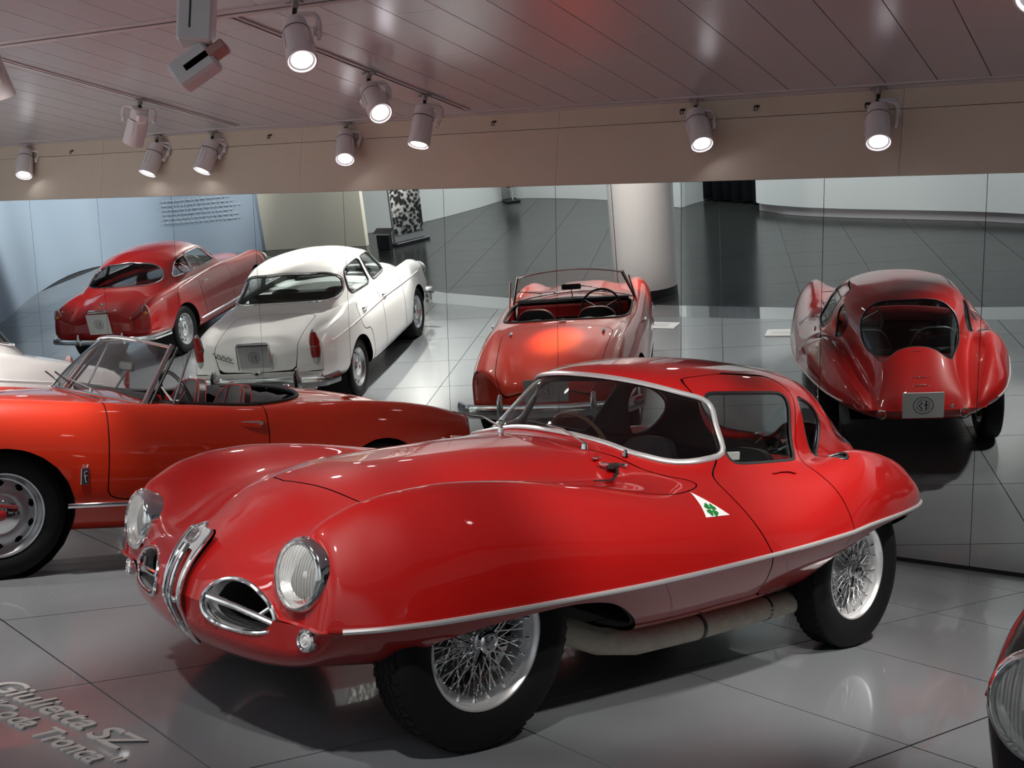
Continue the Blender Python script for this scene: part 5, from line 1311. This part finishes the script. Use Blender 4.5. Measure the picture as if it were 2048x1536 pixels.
# ================================================================== white saloon
def dome(lines, **k): return Shell(lines, closeY=False, **k)
def build_saloon():
    car = empty('saloon', (-5.958, 7.251, 0), math.radians(221.74))
    tag(car, 'white four-door saloon with red tail lamps and a chrome rear bumper', 'car')
    L = [
     Ln([(.68, 0, .72), (.5, 0, .86), (.2, 0, .93), (-.3, 0, .975), (-.55, 0, .985), (-1.4, 0, 1.0), (-2.4, 0, 1.015), (-2.6, 0, 1.0), (-2.9, 0, .965), (-3.15, 0, .91), (-3.27, 0, .83), (-3.31, 0, .70)], .74, -3.33),
     Ln([(.66, .28, .72), (.5, .28, .85), (.2, .29, .918), (-.3, .30, .963), (-1.4, .30, .99), (-2.4, .30, 1.008), (-2.6, .30, .992), (-2.9, .29, .957), (-3.15, .28, .902), (-3.27, .28, .825)], .73, -3.328),
     Ln([(.62, .46, .70), (.45, .46, .80), (.2, .47, .86), (-.3, .52, .93), (-.6, .56, .965), (-1.4, .58, .975), (-2.4, .56, .995), (-2.7, .52, .965), (-3.0, .50, .92), (-3.2, .49, .86)], .70, -3.315),
     Ln([(.60, .56, .78), (.45, .57, .90), (.2, .58, .945), (-.1, .60, .955), (-.5, .635, .965), (-.9, .665, .985), (-1.6, .675, .995), (-2.3, .665, 1.005), (-2.6, .645, .975), (-2.9, .63, .95), (-3.1, .615, .92), (-3.24, .60, .86)], .68, -3.30),
     Ln([(.60, .65, .76), (.45, .665, .86), (.2, .68, .90), (-.1, .69, .915), (-.6, .705, .93), (-1.6, .715, .935), (-2.4, .71, .94), (-2.8, .695, .93), (-3.05, .68, .90), (-3.22, .665, .83)], .66, -3.29),
     Ln([(.60, .70, .62), (.3, .73, .72), (-.2, .75, .79), (-.9, .765, .80), (-1.8, .768, .80), (-2.5, .758, .80), (-2.9, .74, .78), (-3.2, .70, .70)], .65, -3.29),
     Ln([(.60, .70, .50), (.3, .745, .56), (-.2, .77, .60), (-.9, .782, .60), (-1.8, .782, .60), (-2.5, .772, .60), (-2.95, .745, .58), (-3.2, .70, .55)], .65, -3.30),
     Ln([(.58, .68, .42), (.3, .73, .40), (-.2, .765, .40), (-1.2, .775, .40), (-2.0, .77, .41), (-2.6, .75, .43), (-3.0, .71, .46), (-3.2, .68, .47)], .66, -3.31),
     Ln([(.55, .60, .32), (.2, .69, .28), (-.4, .735, .265), (-1.2, .74, .265), (-2.0, .735, .275), (-2.6, .70, .34), (-3.0, .65, .41), (-3.2, .61, .43)], .69, -3.32),
     Ln([(.55, .40, .27), (0, .5, .225), (-2.0, .5, .225), (-2.6, .45, .30), (-3.1, .4, .40)], .73, -3.325),
     Ln([(.6, 0, .27), (0, 0, .225), (-2.0, 0, .225), (-2.6, 0, .30), (-3.1, 0, .40)], .74, -3.33)]
    sh = Shell(L, N=120, m=5, lf=.10, lr=.09, zf=.56, zr=.56, nf=2.4, nr=3.0); S = full = sh.S
    aF = arch_poly(0, .31, .355, .05, 1.02); aR = arch_poly(-2.38, .30, .365, .05, 1.0)
    for a in (aF, aR): _, S, _ = S.clip(sd_side(S, a, .45)); S = S.compact()
    cab = [
     Ln([(-.36, 0, .97), (-.42, 0, 1.0), (-.60, 0, 1.14), (-.82, 0, 1.325), (-.95, 0, 1.385), (-1.15, 0, 1.425), (-1.5, 0, 1.447), (-1.8, 0, 1.438), (-2.05, 0, 1.405), (-2.22, 0, 1.35), (-2.33, 0, 1.25), (-2.43, 0, 1.10), (-2.50, 0, 1.0), (-2.56, 0, .96)], -.34, -2.58),
     Ln([(-.38, .25, .97), (-.45, .25, 1.0), (-.63, .25, 1.14), (-.85, .25, 1.32), (-.98, .25, 1.375), (-1.2, .26, 1.415), (-1.5, .27, 1.432), (-1.8, .27, 1.423), (-2.05, .26, 1.392), (-2.22, .26, 1.335), (-2.34, .27, 1.235), (-2.45, .28, 1.09), (-2.51, .28, 1.0), (-2.56, .28, .96)], -.36, -2.58),
     Ln([(-.46, .44, .97), (-.53, .43, 1.0), (-.72, .43, 1.14), (-.92, .43, 1.30), (-1.05, .43, 1.345), (-1.25, .44, 1.378), (-1.5, .45, 1.392), (-1.8, .45, 1.385), (-2.02, .44, 1.355), (-2.18, .44, 1.30), (-2.32, .46, 1.20), (-2.44, .48, 1.08), (-2.52, .49, 1.0), (-2.56, .49, .96)], -.43, -2.575),
     Ln([(-.56, .56, .97), (-.64, .555, 1.01), (-.80, .535, 1.13), (-.97, .525, 1.25), (-1.08, .53, 1.305), (-1.3, .54, 1.335), (-1.55, .545, 1.345), (-1.8, .54, 1.335), (-2.0, .525, 1.305), (-2.15, .52, 1.25), (-2.28, .53, 1.165), (-2.4, .555, 1.06), (-2.50, .57, .98)], -.52, -2.565),
     Ln([(-.62, .61, .97), (-.7, .61, 1.0), (-.85, .60, 1.08), (-1.0, .595, 1.15), (-1.3, .60, 1.20), (-1.6, .605, 1.205), (-1.9, .60, 1.19), (-2.1, .585, 1.14), (-2.25, .59, 1.08), (-2.38, .605, 1.02), (-2.48, .61, .97)], -.58, -2.54),
     Ln([(-.64, .64, .965), (-.8, .645, .99), (-1.0, .65, 1.03), (-1.3, .66, 1.045), (-1.7, .663, 1.045), (-2.0, .655, 1.035), (-2.2, .645, 1.01), (-2.4, .64, .98)], -.60, -2.52),
     Ln([(-.64, .66, .95), (-1.0, .675, .955), (-1.6, .685, .96), (-2.2, .675, .96), (-2.45, .66, .955)], -.61, -2.50)]
    ch = dome(cab, N=90, m=5, lf=.015, lr=.015, zf=.95, zr=.95); T = ch.S
    rwp = roundpoly([(0, 1.062, 0), (.50, 1.070, .02), (.595, 1.082, .10), (.545, 1.26, .10), (.42, 1.318, .10), (0, 1.338, 0)], .05)
    rwp = np.concatenate([rwp[rwp[:, 0] >= 0]]); rw_in, T, rwl = T.clip(sd_front(T, np.concatenate([rwp, (rwp*[-1, 1])[::-1]]), -2.02, -1, False)); T = T.compact()
    fwp = roundpoly([(0, 1.03, 0), (.50, 1.04, .05), (.58, 1.08, .08), (.50, 1.26, .08), (.40, 1.315, .08), (0, 1.345, 0)], .05)
    fw_in, T, fwl = T.clip(sd_front(T, np.concatenate([fwp, (fwp*[-1, 1])[::-1]]), -1.06, 1, False)); T = T.compact()
    w1 = roundpoly([(-.845, 1.058, .03), (-1.40, 1.052, .03), (-1.435, 1.335, .05), (-1.10, 1.325, .08)], .04)
    w2 = roundpoly([(-1.52, 1.052, .03), (-2.10, 1.058, .06), (-1.98, 1.30, .10), (-1.80, 1.325, .07), (-1.525, 1.335, .05)], .04)
    parts = []
    for wv in (w1, w2):
        wi, T, wl = T.clip(sd_side(T, wv, .3)); T = T.compact(); parts.append((wi, wl))
    trk = np.array([(-2.62, .0), (-2.62, .46), (-3.36, .46), (-3.36, 0)]); trk = roundpoly([(-2.64, 0, 0), (-2.64, .44, .08), (-3.4, .44, .02), (-3.4, 0, 0)], .05)
    trunk, S = panel(S, lambda q: np.maximum(sdpoly(np.stack([q.V[:, 0], np.abs(q.V[:, 1])], 1), np.concatenate([trk, (trk*[1, -1])[::-1]])), .57-q.V[:, 2]), .006)
    S.build('body_shell', M_WHITE, car); trunk.build('boot_lid', M_WHITE, car); T.build('roof', M_WHITE, car)
    for (wi, wl), nm in zip(parts, ('front', 'rear')):
        for sg in (1, -1):
            g = halfsplit(wi.off(-.010), sg).build('side_window', M_GLASSD, car); trim([l for l in wl if l[0][:, 1].mean()*sg > 0], .010, -.002).build('window_seal', M_RUBBER, g)
            if sg: trim([l for l in wl if l[0][:, 1].mean()*sg > 0], .004, .008).build('window_bead', M_CHROME, g)
    g = rw_in.off(-.006).build('rear_window', M_GLASST, car); trim(rwl, .012, .002).build('rear_window_frame', M_CHROME, g); trim(rwl, .012, -.010).build('window_seal', M_RUBBER, g)
    g = fw_in.off(-.006).build('windscreen', M_GLASSD, car); trim(fwl, .012, .002).build('windscreen_frame', M_CHROME, g)
    # door joints as recessed dark lines, crease and sill strips
    for sg in (1, -1):
        for pts in ([(-.64, .93), (-.655, .80), (-.665, .6), (-.66, .40), (-.65, .29)], [(-1.46, .985), (-1.475, .9), (-1.49, .7), (-1.485, .5), (-1.47, .29)],
                    [(-2.13, .97), (-2.20, .93), (-2.235, .85), (-2.235, .75), (-2.16, .68), (-2.04, .66), (-1.98, .60), (-1.95, .5), (-1.93, .40), (-1.95, .29)]):
            q = smoothpoly(pts, 6, False); P, N = shut_line(full, q, sg); b = MB(); ribbonize(P, N, .007, .0012, b); b.build('door_joint', M_RUBBER, car, auto=0)
        P, N = sideband(full, .30, -3.05, lambda x: .835-.022*abs(x+1.3), sg, 60); b = trim([(P, N, False)], .006, .001, .04, 1.0); b.build('side_crease', M_WHITE, car)
        P, N = sideband(full, -.42, -1.95, lambda x: .295, sg); trim([(P, N, False)], .011, .003, .05, .6).build('sill_strip', M_CHROME, car)
        for x, z in ((-1.385, .865), (-2.08, .872)):
            p, n_ = full.side(x, z, sg); door_handle(car, p, n_, (1, 0, -.02), .12)
        # tail lamps: tall lens in a chrome surround
        tl = empty('tail_lamp', (-3.262, .615*sg, .80)); tl.parent = car
        Rz = Matrix.Rotation(-.35*sg, 3, 'Z')
        def slab(z0, z1, x0, mat, nm, par, gx=1.):
            b = MB(); V = []; n_ = 14
            for z in np.linspace(z0, z1, 6):
                wz = .050*math.sqrt(max(.02, 1-((z-.0)/.175)**4))
                if z > .05: wz *= 1-.35*((z-.05)/.12)
                for i in range(n_): a = 2*pi*i/n_; V.append(Rz @ Vector((x0-.034*gx*max(0, math.sin(a))+.05*min(0, -abs(min(0, math.sin(a)))*-1), wz*gx*math.cos(a), z)))
            F = [(j*n_+i, j*n_+(i+1) % n_, (j+1)*n_+(i+1) % n_, (j+1)*n_+i) for j in range(5) for i in range(n_)]+[tuple(range(n_-1, -1, -1)), tuple(5*n_+i for i in range(n_))]
            b.add(V, F); return b.build(nm, mat, par, auto=50)
        slab(-.172, .172, .006, M_CHROME, 'lamp_surround', tl, 1.15); slab(.01, .150, -.012, M_TAIL, 'upper_lens', tl, 1.0); slab(-.10, .005, -.012, M_TAIL, 'lower_lens', tl, 1.02); slab(-.160, -.104, -.012, M_CLEAR, 'reversing_lens', tl, .98)
        b = MB(); b.tube([(-3.395, .44*sg, .36), (-3.43, .44*sg, .44), (-3.42, .44*sg, .56), (-3.385, .44*sg, .61)], [.030, .036, .034, .018], 12); o = b.build('overrider', M_CHROME, car)
        MB().tube([(-3.452, .44*sg, .40), (-3.462, .44*sg, .46), (-3.455, .44*sg, .56), (-3.41, .44*sg, .605)], [.012, .016, .016, .008], 8).build('rubber_pad', M_RUBBER, o)
        headlamp(car, (.66, .60*sg, .74), (1, .04*sg, 0), .10)
        MB().sphere((.36, .70*sg, .80), .5, 10, (.10, .03, .035)).build('side_repeater', M_AMBER, car)
    b = MB(); P = []
    for y in np.linspace(-.80, .80, 37):
        a = abs(y)/.80; P.append((-3.40+.06*a**2+1.4*max(0, a-.88)**1.1, y, .475))
    b.tube(P, .062, 12, flat=.5, up=(1, 0, 0)); b.build('rear_bumper', M_CHROME, car)
    MB().bbox((-3.33, 0, .41), (.04, 1.2, .07), .012).build('rear_valance', M_WHITE, car)
    b = MB(); b.tube([(.82-.12*(y/.75)**2, y, .44) for y in np.linspace(-.76, .76, 21)], .05, 10, flat=.5, up=(1, 0, 0)); b.build('front_bumper', M_CHROME, car)
    b = MB(); b.tube([(.775, 0, .80), (.80, .08, .72), (.79, 0, .46), (.80, -.08, .72)], .012, 8, True); b.build('nose_grille', M_CHROME, car)
    # plate with chrome housing, lock, script
    p = plate(car, (-3.352, 0, .735), .33, .22, pi/2, math.radians(-4), M_PLATEG, .062)
    b = MB(); b.tube([(-3.365, -.175, .615), (-3.355, -.175, .855), (-3.35, 0, .875), (-3.355, .175, .855), (-3.365, .175, .615)], .009, 8); b.bbox((-3.355, 0, .862), (.05, .34, .04), .012); b.build('plate_lamp', M_CHROME, car)
    b = MB(); b.sphere((-3.345, 0, .565), .5, 14, (.03, .11, .06)); lk = b.build('boot_handle', M_CHROME, car); MB().sphere((-3.36, 0, .565), .5, 10, (.02, .045, .03)).build('keyhole', M_RUBBER, lk)
    b = MB(); Q = []
    for i in range(40):
        t = i/39; Q.append((-3.325+.0*t, -.45+.20*t, .775-.06*t+.022*math.sin(t*26)*(1-.4*t)))
    b.tube(Q, .0035, 5); Q = [(-3.327, -.43+.19*t, .745-.07*t) for t in np.linspace(0, 1, 6)]; b.tube(Q, .0035, 5); b.build('tail_script', M_INK, car)
    # cabin
    MB().bbox((-1.5, 0, .33), (1.9, 1.3, .05), .02).build('cabin_floor', M_DARK, car)
    MB().bbox((-2.26, 0, .945), (.38, 1.08, .02), .006).build('parcel_shelf', M_DARK, car)
    for y in (.32, -.32):
        bucket_seat(car, -1.42, y, .42, .56, .56, M_SEAT, None, .2, 'front_seat')
    MB().bbox((-2.05, 0, .78), (.16, 1.15, .60), .06, Matrix.Rotation(.15, 3, 'Y')).build('rear_seat', M_SEAT, car)
    MB().bbox((-.72, 0, .92), (.16, 1.15, .16), .05).build('dashboard', M_DARK, car)
    steering_wheel(car, (-1.02, .34, .93), (-1, 0, .5), .20, M_RUBBER, M_CHROME, 2, .010)
    lin = offset_liner(full, .016)
    for a in (aF, aR): _, lin, _ = lin.clip(sd_side(lin, a, .45))
    lin.build('inner_skin', M_DARK, car)
    lin = offset_liner(T, .014); lin.build('head_lining', M_DARK, car)
    wheel_wells(car, full, (0, -2.38))
    for x, sg in ((0, 1), (-2.38, 1), (0, -1), (-2.38, -1)): disc_wheel(car, (x, .652*sg, .315), sg, .315, .205, .155)
    return car
CAR3 = build_saloon()

# ================================================================== small red fastback coupe, seen only in the mirror
def build_fastback():
    car = empty('fastback_coupe', (-9.597, 8.136, 0), math.radians(221.15))
    tag(car, 'deep red two-door fastback coupe, mirrored left of the white saloon', 'car')
    L = [
     Ln([(.68, 0, .62), (.5, 0, .76), (.2, 0, .825), (-.3, 0, .875), (-.6, 0, .895), (-1.4, 0, .92), (-2.4, 0, .93), (-2.6, 0, .905), (-2.85, 0, .85), (-3.05, 0, .765), (-3.17, 0, .66)], .74, -3.20),
     Ln([(.66, .25, .62), (.5, .25, .745), (.2, .27, .81), (-.3, .30, .86), (-1.4, .30, .91), (-2.4, .28, .92), (-2.6, .27, .895), (-2.85, .26, .838), (-3.05, .25, .752), (-3.16, .25, .65)], .73, -3.195),
     Ln([(.62, .42, .60), (.45, .42, .71), (.2, .43, .76), (-.3, .50, .83), (-.6, .54, .87), (-1.4, .57, .89), (-2.3, .52, .89), (-2.6, .47, .85), (-2.85, .44, .79), (-3.05, .42, .70)], .70, -3.185),
     Ln([(.60, .54, .70), (.45, .55, .80), (.2, .56, .84), (-.1, .58, .85), (-.5, .62, .865), (-.9, .65, .89), (-1.6, .66, .90), (-2.2, .64, .895), (-2.5, .60, .88), (-2.8, .585, .855), (-3.0, .575, .81), (-3.10, .57, .75)], .68, -3.17),
     Ln([(.60, .63, .68), (.45, .645, .77), (.2, .66, .81), (-.1, .67, .825), (-.6, .69, .83), (-1.6, .70, .84), (-2.3, .695, .855), (-2.7, .67, .84), (-2.95, .65, .80), (-3.09, .635, .74)], .66, -3.15),
     Ln([(.60, .68, .56), (.3, .71, .66), (-.2, .735, .70), (-.9, .745, .71), (-1.8, .745, .71), (-2.4, .735, .72), (-2.8, .71, .70), (-3.06, .67, .64)], .65, -3.15),
     Ln([(.60, .69, .46), (.3, .73, .52), (-.2, .755, .55), (-.9, .762, .55), (-1.8, .762, .55), (-2.4, .752, .56), (-2.85, .715, .55), (-3.07, .67, .52)], .65, -3.16),
     Ln([(.58, .66, .38), (.3, .72, .37), (-.2, .75, .37), (-1.2, .755, .37), (-2.0, .75, .38), (-2.6, .72, .41), (-2.95, .67, .43), (-3.07, .64, .44)], .66, -3.17),
     Ln([(.55, .56, .30), (.2, .67, .26), (-.4, .715, .245), (-1.2, .72, .245), (-2.0, .71, .25), (-2.6, .66, .32), (-3.0, .58, .38)], .69, -3.18),
     Ln([(.55, .35, .26), (0, .45, .21), (-2.0, .45, .21), (-2.6, .4, .28), (-3.0, .35, .36)], .73, -3.19),
     Ln([(.6, 0, .26), (0, 0, .21), (-2.0, 0, .21), (-2.6, 0, .28), (-3.0, 0, .36)], .74, -3.20)]
    sh = Shell(L, N=110, m=5, lf=.10, lr=.08, zf=.50, zr=.52, nf=2.4, nr=2.6); S = full = sh.S
    aF = arch_poly(0, .31, .345, .05, 1.02); aR = arch_poly(-2.38, .30, .355, .05, 1.0)
    for a in (aF, aR): _, S, _ = S.clip(sd_side(S, a, .45)); S = S.compact()
    cab = [
     Ln([(-.56, 0, .89), (-.64, 0, .94), (-.80, 0, 1.08), (-.98, 0, 1.225), (-1.10, 0, 1.275), (-1.3, 0, 1.308), (-1.6, 0, 1.320), (-1.9, 0, 1.298), (-2.1, 0, 1.25), (-2.25, 0, 1.18), (-2.4, 0, 1.07), (-2.55, 0, .95), (-2.66, 0, .87)], -.53, -2.70),
     Ln([(-.58, .25, .89), (-.66, .25, .935), (-.83, .25, 1.075), (-1.0, .25, 1.21), (-1.13, .25, 1.257), (-1.3, .26, 1.287), (-1.6, .26, 1.300), (-1.9, .26, 1.280), (-2.1, .26, 1.232), (-2.26, .26, 1.16), (-2.41, .27, 1.05), (-2.56, .28, .93), (-2.65, .28, .865)], -.55, -2.69),
     Ln([(-.66, .42, .89), (-.74, .42, .935), (-.90, .42, 1.06), (-1.05, .41, 1.165), (-1.18, .42, 1.215), (-1.35, .43, 1.243), (-1.6, .435, 1.255), (-1.9, .43, 1.235), (-2.08, .43, 1.19), (-2.25, .43, 1.115), (-2.4, .45, 1.01), (-2.55, .47, .91), (-2.64, .48, .855)], -.63, -2.68),
     Ln([(-.76, .54, .89), (-.84, .535, .94), (-.96, .52, 1.03), (-1.10, .51, 1.13), (-1.22, .51, 1.175), (-1.4, .52, 1.20), (-1.65, .525, 1.205), (-1.9, .52, 1.185), (-2.06, .515, 1.14), (-2.2, .52, 1.07), (-2.35, .54, .98), (-2.5, .56, .90), (-2.6, .57, .85)], -.72, -2.66),
     Ln([(-.84, .60, .89), (-.93, .59, .93), (-1.05, .585, .99), (-1.2, .58, 1.05), (-1.5, .585, 1.075), (-1.8, .585, 1.065), (-2.0, .58, 1.03), (-2.2, .585, .96), (-2.4, .60, .89)], -.80, -2.60),
     Ln([(-.86, .625, .88), (-1.0, .63, .90), (-1.2, .64, .935), (-1.5, .645, .95), (-1.9, .64, .94), (-2.15, .635, .91), (-2.35, .63, .87)], -.82, -2.55),
     Ln([(-.86, .64, .85), (-1.2, .66, .86), (-1.6, .665, .86), (-2.1, .655, .86), (-2.4, .64, .84)], -.82, -2.54)]
    ch = dome(cab, N=90, m=5, lf=.015, lr=.015, zf=.85, zr=.83); T = ch.S
    rwp = roundpoly([(0, .945, 0), (.42, .945, .05), (.525, .975, .09), (.475, 1.09, .09), (.34, 1.165, .09), (0, 1.195, 0)], .05)
    rw_in, T, rwl = T.clip(sd_front(T, np.concatenate([rwp, (rwp*[-1, 1])[::-1]]), -2.05, -1, False)); T = T.compact()
    fwp = roundpoly([(0, .96, 0), (.44, .96, .05), (.53, .985, .07), (.46, 1.13, .08), (.36, 1.19, .08), (0, 1.225, 0)], .05)
    fw_in, T, fwl = T.clip(sd_front(T, np.concatenate([fwp, (fwp*[-1, 1])[::-1]]), -1.13, 1, False)); T = T.compact()
    w1 = roundpoly([(-1.03, .968, .03), (-1.74, .965, .02), (-1.74, 1.19, .02), (-1.26, 1.19, .08)], .04); w2 = roundpoly([(-1.775, .965, .02), (-2.24, .972, .05), (-2.03, 1.14, .07), (-1.775, 1.19, .03)], .04)
    parts = []
    for wv in (w1, w2):
        wi, T, wl = T.clip(sd_side(T, wv, .3)); T = T.compact(); parts.append((wi, wl))
    S.build('body_shell', M_RED3, car); T.build('roof', M_RED3, car)
    for wi, wl in parts:
        for sg in (1, -1):
            g = halfsplit(wi.off(-.008), sg).build('side_window', M_GLASSD, car); trim([l for l in wl if l[0][:, 1].mean()*sg > 0], .008, .001).build('window_frame', M_CHROME, g)
    g = rw_in.off(-.006).build('rear_window', M_GLASST, car); trim(rwl, .011, .002).build('rear_window_frame', M_CHROME, g)
    g = fw_in.off(-.006).build('windscreen', M_GLASSD, car); trim(fwl, .010, .002).build('windscreen_frame', M_CHROME, g)
    for sg in (1, -1):
        for pts in ([(-.86, .85), (-.87, .7), (-.88, .5), (-.86, .27)], [(-1.76, .93), (-1.80, .84), (-1.84, .7), (-1.82, .5), (-1.76, .36), (-1.72, .27)]):
            P, N = shut_line(full, smoothpoly(pts, 6, False), sg); b = MB(); ribbonize(P, N, .007, .0012, b); b.build('door_joint', M_RUBBER, car, auto=0)
        P, N = sideband(full, -.40, -1.98, lambda x: .345, sg); trim([(P, N, False)], .014, .004, .05, .6).build('sill_strip', M_CHROME, car)
        p, n_ = full.side(-1.70, .79, sg); door_handle(car, p, n_, (1, 0, -.02), .12)
        tl = MB(); tl.sphere((0, 0, 0), .5, 16, (.09, .095, .24)); t_ = tl.build('tail_lamp', M_TAIL, car); t_.location = (-3.085, .60*sg, .69)
        MB().tube([(-.025, .048*math.cos(a), .120*math.sin(a)) for a in np.linspace(0, 2*pi, 25)[:-1]], .006, 6, True).build('lamp_rim', M_CHROME, t_)
        MB().sphere((-.028, 0, .028), .5, 10, (.05, .07, .05)).build('indicator_lens', M_AMBER, t_); MB().sphere((-.028, 0, -.085), .5, 10, (.045, .06, .05)).build('reversing_lens', M_CLEAR, t_)
        MB().lathe([(0, .024), (.012, .024), (.018, .016), (.02, 0)], 14, 'Y', c=(-3.12, .60*sg, .52), R=basis((-1, .2*sg, 0))).build('reflector', M_TAIL, car)
        headlamp(car, (.66, .57*sg, .64), (1, .04*sg, 0), .095)
        b = MB(); b.tube([(-3.235, .30*sg, .37), (-3.26, .30*sg, .43), (-3.235, .30*sg, .51)], [.018, .024, .014], 10); b.build('overrider', M_CHROME, car)
    b = MB(); P = []
    for y in np.linspace(-.78, .78, 35):
        a = abs(y)/.78; P.append((-3.24+.10*a**2+3.2*max(0, a-.88)**1.25, y, .40+.02*a))
    b.tube(P, .036, 12, flat=.5, up=(1, 0, 0)); b.build('rear_bumper', M_CHROME, car)
    b = MB(); b.tube([(.82-.12*(y/.75)**2, y, .40) for y in np.linspace(-.72, .72, 21)], .04, 10, flat=.5, up=(1, 0, 0)); b.build('front_bumper', M_CHROME, car)
    plate(car, (-3.215, 0, .625), .30, .26, pi/2, math.radians(-6), M_PLATE, .062)
    MB().bbox((-3.19, 0, .775), (.06, .26, .04), .012).build('plate_lamp', M_CHROME, car)
    MB().sphere((-3.09, .02, .85), .5, 10, (.03, .05, .04)).build('boot_badge', M_CHROME, car)
    P = []
    b = MB(); q = smoothpoly([(-3.16, .46, .50), (-3.14, .47, .62), (-3.02, .47, .745), (-2.85, .45, .80)], 5, False); 
    for sg in (1, -1):
        R_ = []
        for x, y, z in q:
            p, n_ = full.front(y*sg, z, -1) if x < -3.0 else full.at(x, y*sg); R_.append((p, n_))
        b2 = MB(); ribbonize([r[0] for r in R_], [r[1] for r in R_], .006, .001, b2); b2.build('boot_joint', M_RUBBER, car, auto=0)
    lin = offset_liner(full, .016)
    for a in (aF, aR): _, lin, _ = lin.clip(sd_side(lin, a, .45))
    lin.build('inner_skin', M_DARK, car); offset_liner(T, .014).build('head_lining', M_DARK, car)
    MB().bbox((-2.28, 0, .86), (.35, .98, .02), .006).build('parcel_shelf', M_DARK, car)
    for y in (.30, -.30): bucket_seat(car, -1.55, y, .36, .50, .46, M_SEAT, None, .2)
    MB().bbox((-1.0, 0, .86), (.14, 1.05, .14), .05).build('dashboard', M_REDIN, car); steering_wheel(car, (-1.22, .31, .88), (-1, 0, .45), .19, M_WOOD, M_CHROME, 3, .010)
    wheel_wells(car, full, (0, -2.38))
    for x, sg in ((0, 1), (-2.38, 1), (0, -1), (-2.38, -1)): disc_wheel(car, (x, .640*sg, .31), sg, .31, .200, .155, red=False)
    return car
CAR4 = build_fastback()

# ================================================================== black car, only its front wing enters at the right edge
def build_black():
    car = empty('black_car', (1.839, 1.992, 0), math.radians(222)); tag(car, 'glossy black car whose front wing and headlamp are cut off by the right edge', 'car')
    L = [
     Ln([(.70, 0, .84), (.6, 0, .85), (.3, 0, .89), (-.3, 0, .93), (-1.0, 0, .98), (-2.4, 0, .98), (-3.0, 0, .85), (-3.3, 0, .7)], .66, -3.36),
     Ln([(.70, .25, .82), (.55, .25, .83), (.3, .26, .87), (-.3, .30, .90), (-1.0, .34, .94), (-2.4, .34, .94), (-3.0, .3, .82), (-3.3, .28, .68)], .665, -3.35),
     Ln([(.64, .40, .79), (.5, .41, .79), (.3, .42, .80), (-.3, .50, .85), (-1.0, .58, .91), (-2.4, .56, .91), (-3.0, .46, .79), (-3.25, .42, .68)], .67, -3.32),
     Ln([(.66, .56, .885), (.45, .57, .90), (.2, .58, .92), (-.2, .60, .91), (-.9, .66, .91), (-1.8, .67, .90), (-2.4, .64, .90), (-3.0, .57, .80), (-3.2, .54, .70)], .665, -3.29),
     Ln([(.66, .64, .80), (.5, .675, .815), (.3, .70, .825), (.1, .715, .83), (-.5, .73, .82), (-1.8, .745, .80), (-2.5, .72, .81), (-3.0, .65, .72), (-3.2, .60, .66)], .658, -3.27),
     Ln([(.61, .685, .65), (.45, .725, .63), (.3, .75, .60), (-.2, .78, .60), (-1.8, .79, .60), (-2.5, .77, .60), (-3.1, .66, .57)], .635, -3.26),
     Ln([(.60, .635, .36), (.45, .68, .35), (.3, .72, .34), (-.3, .77, .32), (-1.8, .78, .32), (-2.5, .73, .36), (-3.1, .62, .44)], .65, -3.28, lf=.22),
     Ln([(.55, .5, .27), (.2, .6, .24), (-1.8, .68, .22), (-2.5, .6, .28), (-3.1, .5, .38)], .665, -3.31, lf=.36),
     Ln([(.6, 0, .25), (0, 0, .22), (-1.8, 0, .2), (-2.5, 0, .28), (-3.1, 0, .38)], .665, -3.36, lf=.40)]
    S = full = Shell(L, N=90, m=5, lf=.24, lr=.1, zf=.66, zr=.55, nf=2.0).S
    for a in (arch_poly(0, .31, .35, .05), arch_poly(-2.4, .31, .36, .05)): _, S, _ = S.clip(sd_side(S, a, .45)); S = S.compact()
    cab = [Ln([(-.62, 0, .95), (-.9, 0, 1.15), (-1.1, 0, 1.28), (-1.4, 0, 1.33), (-1.8, 0, 1.32), (-2.2, 0, 1.2), (-2.6, 0, .98)], -.58, -2.66), Ln([(-.66, .28, .95), (-.95, .27, 1.14), (-1.15, .27, 1.26), (-1.5, .28, 1.30), (-1.8, .28, 1.29), (-2.2, .28, 1.17), (-2.6, .28, .95)], -.62, -2.65),
     Ln([(-.78, .46, .93), (-1.0, .44, 1.09), (-1.2, .44, 1.19), (-1.5, .45, 1.23), (-1.8, .45, 1.22), (-2.2, .44, 1.10), (-2.5, .48, .93)], -.74, -2.6), Ln([(-.88, .58, .93), (-1.1, .55, 1.0), (-1.5, .56, 1.06), (-1.9, .55, 1.04), (-2.4, .58, .92)], -.84, -2.5), Ln([(-.88, .62, .88), (-1.5, .65, .88), (-2.4, .62, .88)], -.85, -2.48)]
    T = dome(cab, N=60, m=4, lf=.01, lr=.01, zf=.88, zr=.88).S
    w1 = roundpoly([(-1.05, .96), (-2.05, .96), (-1.95, 1.13), (-1.3, 1.16)], .04); wi, T, wl = T.clip(sd_side(T, w1, .3)); T = T.compact()
    S.build('body_shell', M_BLACKP, car); T.build('roof', M_BLACKP, car); wi.off(-.008).build('side_window', M_GLASSD, car)
    offset_liner(full, .02).build('inner_skin', M_DARK, car)
    for sg in (1, -1):
        headlamp(car, (.655, .56*sg, .67), (1, .10*sg, .03), .105)
    b = MB(); b.tube([(.56-.08*(y/.75)**2, y, .36) for y in np.linspace(-.60, .60, 21)], .035, 10, flat=.5, up=(1, 0, 0)); b.build('front_bumper', M_CHROME, car)
    for x, sg in ((0, 1), (-2.4, 1), (0, -1), (-2.4, -1)): disc_wheel(car, (x, .655*sg, .325), sg, .325, .21, .16)
    return car
CAR5 = build_black()
